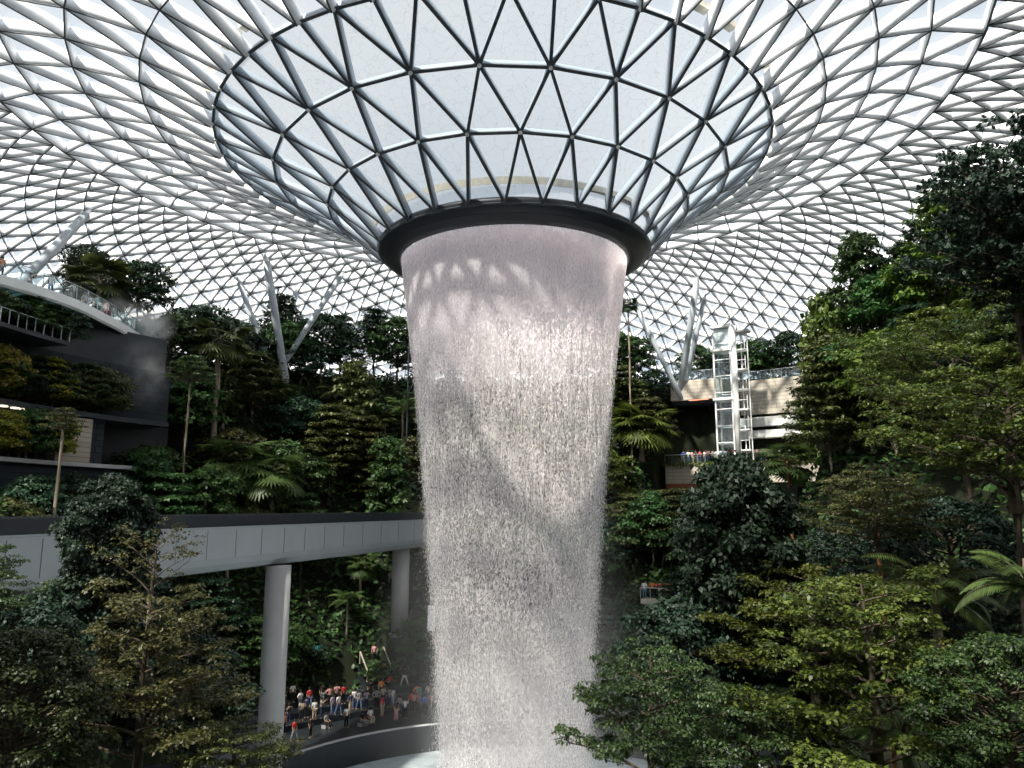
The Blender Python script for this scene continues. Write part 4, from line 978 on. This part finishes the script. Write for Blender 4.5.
crowd = [(292, 708, 'stand', 'white', 'black'), (300, 711, 'hip', 'white', 'denim'), (285, 714, 'stand', 'black', 'black'), (314, 722, 'stand', 'white', 'beige'), (321, 719, 'photo', 'grey', 'navy'), (329, 711, 'hip', 'pink', 'black'),
         (338, 719, 'walk', 'white', 'denim'), (343, 707, 'stand', 'red', 'black'), (336, 705, 'photo', 'pink', 'black'), (346, 728, 'stand', 'white', 'black'), (354, 709, 'stand', 'white', 'denim'), (359, 710, 'walk', 'grey', 'denim'),
         (370, 723, 'sit', 'white', 'beige'), (370, 704, 'stand', 'black', 'black'), (382, 717, 'stand', 'red', 'beige'), (389, 710, 'photo', 'grey', 'navy'), (396, 721, 'stand', 'black', 'pink'), (392, 712, 'stand', 'white', 'lilac'),
         (411, 712, 'stand', 'red', 'black'), (414, 712, 'photo', 'pink', 'black'), (417, 704, 'hip', 'orange', 'red'), (310, 738, 'stand', 'black', 'black'), (283, 735, 'stand', 'orange', 'black'), (294, 742, 'walk', 'red', 'grey'), (288, 730, 'photo', 'black', 'navy'),
         (275, 735, 'stand', 'grey', 'black'), (279, 722, 'photo', 'red', 'navy'), (362, 726, 'sit', 'black', 'grey'), (430, 712, 'stand', 'pink', 'grey'), (435, 708, 'hip', 'white', 'denim'), (326, 728, 'sit', 'grey', 'black'), (306, 718, 'stand', 'navy', 'black')]
used_l = {}
def near_word(px):
    return 'beside the round bridge column' if px < 305 else 'on the plaza near the column' if px < 345 else 'on the plaza, middle of the crowd' if px < 395 else 'on the plaza close to the waterfall'
crowd += [(399, 716, 'stand', 'grey', 'navy'), (405, 719, 'photo', 'white', 'black'), (424, 716, 'walk', 'blue', 'black'), (428, 704, 'stand', 'beige', 'denim'), (376, 712, 'hip', 'grey', 'black'), (366, 711, 'photo', 'lilac', 'navy'), (332, 715, 'stand', 'lilac', 'denim'), (350, 718, 'hip', 'navy', 'beige'), (301, 721, 'photo', 'beige', 'black'), (309, 709, 'walk', 'red', 'denim'), (383, 706, 'walk', 'beige', 'navy'), (419, 709, 'stand', 'teal', 'grey'), (322, 704, 'stand', 'black', 'grey')]
keys = {}
for c in crowd: keys[(c[2], c[3], c[4], near_word(c[0]))] = keys.get((c[2], c[3], c[4], near_word(c[0])), 0) + 1
for px, py, k, t_, b_ in crowd:
    Y = 30.0
    while Y < 120:
        p = at(px, py, Y); rr = math.hypot(p.x - PC.x, p.y - PC.y); an = math.degrees(math.atan2(p.y - PC.y, p.x - PC.x)) % 360
        zf = 2.05 + (.45 + .5 * min(2, int((rr - 24.2) / 1.3)) if rr > 24.2 and 62 < an < 150 else 0)
        if p.z <= zf: break
        Y += .05
    p.z = zf
    fz = face(p); person(p, k, t_, b_, near_word(px), fz, 'visitors on the plaza by the pool', rnd.uniform(.95, 1.05))
    if k == 'sit':
        sb = thing('stone_block', 'low dark stone block under the seated person in %s top and %s trousers' % (t_, b_), 'seat', p, fz)
        mb = MB(); mb.box((0, .06, .16), (.55, .42, .32)); mb.build('block', M['concrete'], sb); mb = MB(); mb.box((0, .06, .34), (.6, .46, .05)); mb.build('slab', M['plaza'], sb)
def on_ground(px, py):
    Y = 40.0
    while Y < 130:
        p = at(px, py, Y)
        if p.z <= max(2.05, terr(p.x, p.y)): return p
        Y += .1
    return p
foot, head = on_ground(388, 703), on_ground(371, 664)
st = thing('stairs', 'dark stone stairs climbing the slope behind the plaza crowd', 'stairs', (foot.x, foot.y, 2.05)); run = head - foot; ns = 22
yaw = math.atan2(run.y, run.x) - PI / 2
for i in range(ns):
    q = foot + run * (i / ns); zz = 2.05 + (head.z + .3 - 2.05) * (i + 1) / ns
    mb = MB(); mb.box((q.x - foot.x, q.y - foot.y, (zz - 2.05) / 2), (3.4, Vector((run.x, run.y)).length / ns + .02, zz - 2.05), rz=yaw); mb.build('step', M['plaza'], st)
def on_stairs(t, off):
    q = foot + run * t; return Vector((q.x + math.cos(yaw) * off, q.y + math.sin(yaw) * off, 2.05 + (head.z + .3 - 2.05) * (math.floor(t * ns) + 1) / ns))
for t_, off_, k, c1, c2, wh in ((.93, .2, 'stand', 'pink', 'black', 'at the top of the dark stairs'), (.5, .3, 'photo', 'yellow', 'navy', 'halfway up the stairs behind the crowd'),
                            (.2, .6, 'hip', 'red', 'black', 'near the foot of the stairs'), (.16, -.5, 'stand', 'orange', 'black', 'near the foot of the stairs')):
    p = on_stairs(t_, off_); person(p, k, c1, c2, wh, face(p, .3), 'visitors on the stairs')
for off_, lab in ((-1.5, 'pale yellow stair handrail, left one of the pair'), (1.5, 'pale yellow stair handrail, right one of the pair')):
    t = thing('handrail', lab, 'handrail', on_stairs(.55, off_), group='handrails of the dark stairs'); base = t.location; e = on_stairs(.97, off_)
    mb = MB(); mb.tube([Vector((0, 0, 1.05)), e - base + Vector((0, 0, 1.05))], .07, 6); mb.build('rail', M['cream'], t)
    for q in (Vector(), e - base): mb = MB(); mb.tube([q, q + Vector((0, 0, 1.05))], .045, 6); mb.build('post', M['cream'], t)
for px, py, k, c1, c2, wh in ((349, 697, 'sit', 'lilac', 'grey', 'on the seating steps behind the crowd'), (404, 697, 'wide', 'black', 'white', 'on the seating steps right of the stairs')):
    p = on_plane(px, py, 2.55); p.z = 2.05 + .5 * (0 if math.hypot(p.x - PC.x, p.y - PC.y) < 24.2 else 1 if math.hypot(p.x - PC.x, p.y - PC.y) < 25.5 else 2 if math.hypot(p.x - PC.x, p.y - PC.y) < 26.8 else 3)
    person(p, k, c1, c2, wh, face(p, .3), 'visitors on the seating steps')
rw = [('blue', 'beige'), ('white', 'denim'), ('pink', 'beige'), ('black', 'grey'), ('red', 'denim'), ('white', 'grey'), ('pink', 'denim'), ('grey', 'black'), ('white', 'beige'), ('white', 'navy'), ('lilac', 'grey'), ('black', 'denim'), ('red', 'beige'), ('navy', 'white'), ('white', 'grey'), ('black', 'black'), ('beige', 'navy'), ('white', 'lilac'), ('pink', 'black'), ('grey', 'denim')]
pw = ['stand', 'photo', 'stand', 'hip', 'stand']
for i, (t_, b_) in enumerate(rw):
    px = 683 + i * 4.1 + rnd.uniform(-.6, .6); x, y, a_ = hit(px, R0 - 3.3 + .5 * (i % 3)); k = pw[i % 5]
    person(Vector((x, y, 25.32)), k, t_, b_, 'on the stone deck, %s from left' % ORD[i], face(Vector((x, y, 0))), 'visitors on the stone deck')
for i, (t_, b_, k) in enumerate([('pink', 'beige', 'stand'), ('white', 'beige', 'stand'), ('blue', 'navy', 'hip'), ('pink', 'white', 'stand'), ('white', 'denim', 'stand'), ('orange', 'beige', 'photo'), ('yellow', 'orange', 'stand')]):
    px = 673 + i * 4.2; x, y, a_ = hit(px, R0 - 6.6 + .3 * (i % 2)); person(Vector((x, y, 17.42)), k, t_, b_, 'on the lower deck, %s from left' % ORD[i], face(Vector((x, y, 0))), 'visitors on the lower stone deck')
def on_canopy(px, across=1.2):
    best = min(cpth, key=lambda q: abs(px_of(q[0] + q[1] * across)[0] - px)); return best[0] + best[1] * across + Vector((0, 0, .12))
for i, (px, t_, b_, k, ac) in enumerate([(3, 'orange', 'black', 'stand', 1.0), (31, 'black', 'navy', 'photo', 2.4), (47, 'white', 'denim', 'stand', 1.2), (60, 'black', 'black', 'stand', 3.0), (74, 'white', 'grey', 'hip', 1.0), (86, 'grey', 'black', 'stand', 1.6), (98, 'teal', 'navy', 'stand', 1.0), (108, 'pink', 'red', 'walk', .9)]):
    p = on_canopy(px, ac); person(p, k, t_, b_, 'on the canopy walkway, %s from left' % ORD[i], face(p, 1), 'visitors on the canopy walkway')
# drifting fog at the end of the canopy walkway
for (px, py, Y, sx, sz_, dn, lab) in ((140, 326, 70, 3.8, 2.6, .9, 'white fog drifting over the end of the canopy walkway'), (116, 308, 67, 2.6, 1.5, .7, 'thin fog wisp over the railing of the canopy walkway'), (142, 375, 66, 3.2, 4.2, .16, 'faint fog sinking in front of the dark building')):
    p = at(px, py, Y); mb = MB(); mb.lathe([(.01, -sz_)] + [(sx * math.cos(t), sz_ * math.sin(t)) for t in np.linspace(-1.3, 1.3, 9)] + [(.01, sz_)], 24)
    o = mb.build('fog', softmist('fog_%d' % px, dn, (sx, sx, sz_)), None, True); o.location = p; tag(o, lab, 'fog', None, 'stuff')

# ------------------------------------------------------------------ small things
x, y, a_ = hit(668, 29.6); zb = 11.2
lk = thing('lookout_deck', 'small stone lookout deck among trees right of the waterfall', 'deck', (x, y, zb - 3))
mb = MB(); sector(mb, 636, 712, 29.6, 36, zb - .45, zb); wpart(mb, 'slab', M['stone'], lk)
mb = MB(); sector(mb, 638, 710, 30.4, 36, zb - 5, zb - .45); wpart(mb, 'retaining_wall', M['darkwall'], lk)
mb = MB(); mb.tube(arc(636, 712, 29.7, zb + 1.1), .04, 6); wpart(mb, 'handrail', M['tube'], lk)
for p in arc(636, 712, 29.7, zb, 8): mb = MB(); mb.tube([p, p + Vector((0, 0, 1.1))], .035, 5); wpart(mb, 'post', M['tube'], lk)
for i, (px, t_, b_, k) in enumerate([(640, 'white', 'denim', 'stand'), (648, 'orange', 'black', 'hip'), (655, 'red', 'grey', 'photo'), (662, 'orange', 'beige', 'stand'), (669, 'yellow', 'denim', 'walk'), (677, 'pink', 'grey', 'stand'), (686, 'orange', 'navy', 'stand')]):
    x, y, a_ = hit(px, 30.2 + .5 * (i % 2)); person(Vector((x, y, zb + .01)), k, t_, b_, 'on the lookout deck, %s from left' % ORD[i], face(Vector((x, y, 0))), 'visitors on the lookout deck')
p = on_ground(317, 662); t = thing('screen', 'small glowing cyan screen in the dark trees above the crowd', 'screen', p); t.rotation_euler.z = face(p, 0)
mb = MB(); mb.box((0, 0, 1.2), (1.0, .12, .5)); mb.build('housing', M['dark'], t); mb = MB(); mb.box((0, -.07, 1.2), (.9, .02, .4)); mb.box((0, .07, 1.2), (.9, .02, .4)); mb.build('display', M['cyan'], t); mb = MB(); mb.tube([(0, 0, -.2), (0, 0, 1)], .05, 6); mb.build('stand', M['dark'], t)
p = at(431, 640, 66); p.z = 2.05; M['dimface'] = emit('dim_panel', (.8, .82, .85), .35); t = thing('lit_panel', 'tall narrow pale lit panel at the left edge of the waterfall', 'sign', p)
mb = MB(); mb.tube([(0, 0, 0), (0, 0, 7.6)], .06, 8); mb.build('mast', M['dark'], t); mb = MB(); mb.box((0, 0, 8.6), (.62, .16, 2.1)); mb.build('frame', M['concrete'], t); mb = MB(); mb.box((0, -.09, 8.6), (.5, .03, 1.95)); mb.build('face', M['dimface'], t)
p = on_canopy(163, .4); t = thing('flag', 'small purple cloth hanging at the end of the canopy walkway', 'flag', p)
mb = MB(); mb.tube([(0, 0, 0), (0, 0, 2.4)], .03, 6); mb.build('pole', M['tube'], t); mb = MB(); mb.add([(0, 0, 1.3), (1.1, .1, 1.6), (1.0, .05, 2.2), (0, 0, 2.35), (0, .04, 1.3), (1.1, .14, 1.6), (1.0, .09, 2.2), (0, .04, 2.35)], [(0, 1, 2, 3), (7, 6, 5, 4), (0, 4, 5, 1), (2, 6, 7, 3), (1, 5, 6, 2), (3, 7, 4, 0)]); mb.build('cloth', M['purple'], t)
for px, py, Y, lab in ((170, 345, 80, 'thin dark lamp mast at the end of the canopy walkway'), (276, 330, 84, 'thin dark mast beside the nearly upright roof strut'), (409, 340, 84, 'thin dark mast just left of the waterfall on the skyline')):
    p = at(px, py, Y); t = thing('lamp_mast', lab, 'mast', (p.x, p.y, terr(p.x, p.y)))
    mb = MB(); mb.tube([(0, 0, 0), (0, 0, p.z + 5.2 - t.location.z)], .09, 8); mb.build('mast', M['dark'], t); mb = MB(); mb.box((0, 0, p.z + 5.2 - t.location.z), (.9, .25, .15)); mb.build('lamp_head', M['dark'], t)
#@@END2
# ------------------------------------------------------------------ light
w = bpy.data.worlds.new('sky'); S.world = w; w.use_nodes = True
nt = w.node_tree; bg = nt.nodes['Background']
tc = N(nt, 'ShaderNodeTexCoord'); nz = N(nt, 'ShaderNodeTexNoise'); nz.inputs['Scale'].default_value = 2.2; nz.inputs['Detail'].default_value = 5
r = N(nt, 'ShaderNodeValToRGB'); r.color_ramp.elements[0].position = .35; r.color_ramp.elements[1].position = .65
r.color_ramp.elements[0].color = (.72, .82, .92, 1); r.color_ramp.elements[1].color = (.9, .93, .96, 1)
nt.links.new(tc.outputs['Generated'], nz.inputs['Vector']); nt.links.new(nz.outputs['Fac'], r.inputs[0]); nt.links.new(r.outputs[0], bg.inputs['Color'])
bg.inputs['Strength'].default_value = .80
sd = bpy.data.lights.new('sun', 'SUN'); sun = link(bpy.data.objects.new('sun', sd)); sd.energy = 10; sd.angle = math.radians(2.4); sd.color = (1, .93, .8)
sun.rotation_euler = Vector((-.36, -.47, .81)).to_track_quat('Z', 'Y').to_euler()
S.view_settings.view_transform = 'Standard'; S.view_settings.look = 'None'; S.view_settings.gamma = 1; S.view_settings.use_curve_mapping = False
S.view_settings.exposure = .26
S.cycles.transparent_max_bounces = 24; S.cycles.max_bounces = 8; S.cycles.diffuse_bounces = 4; S.cycles.volume_bounces = 4
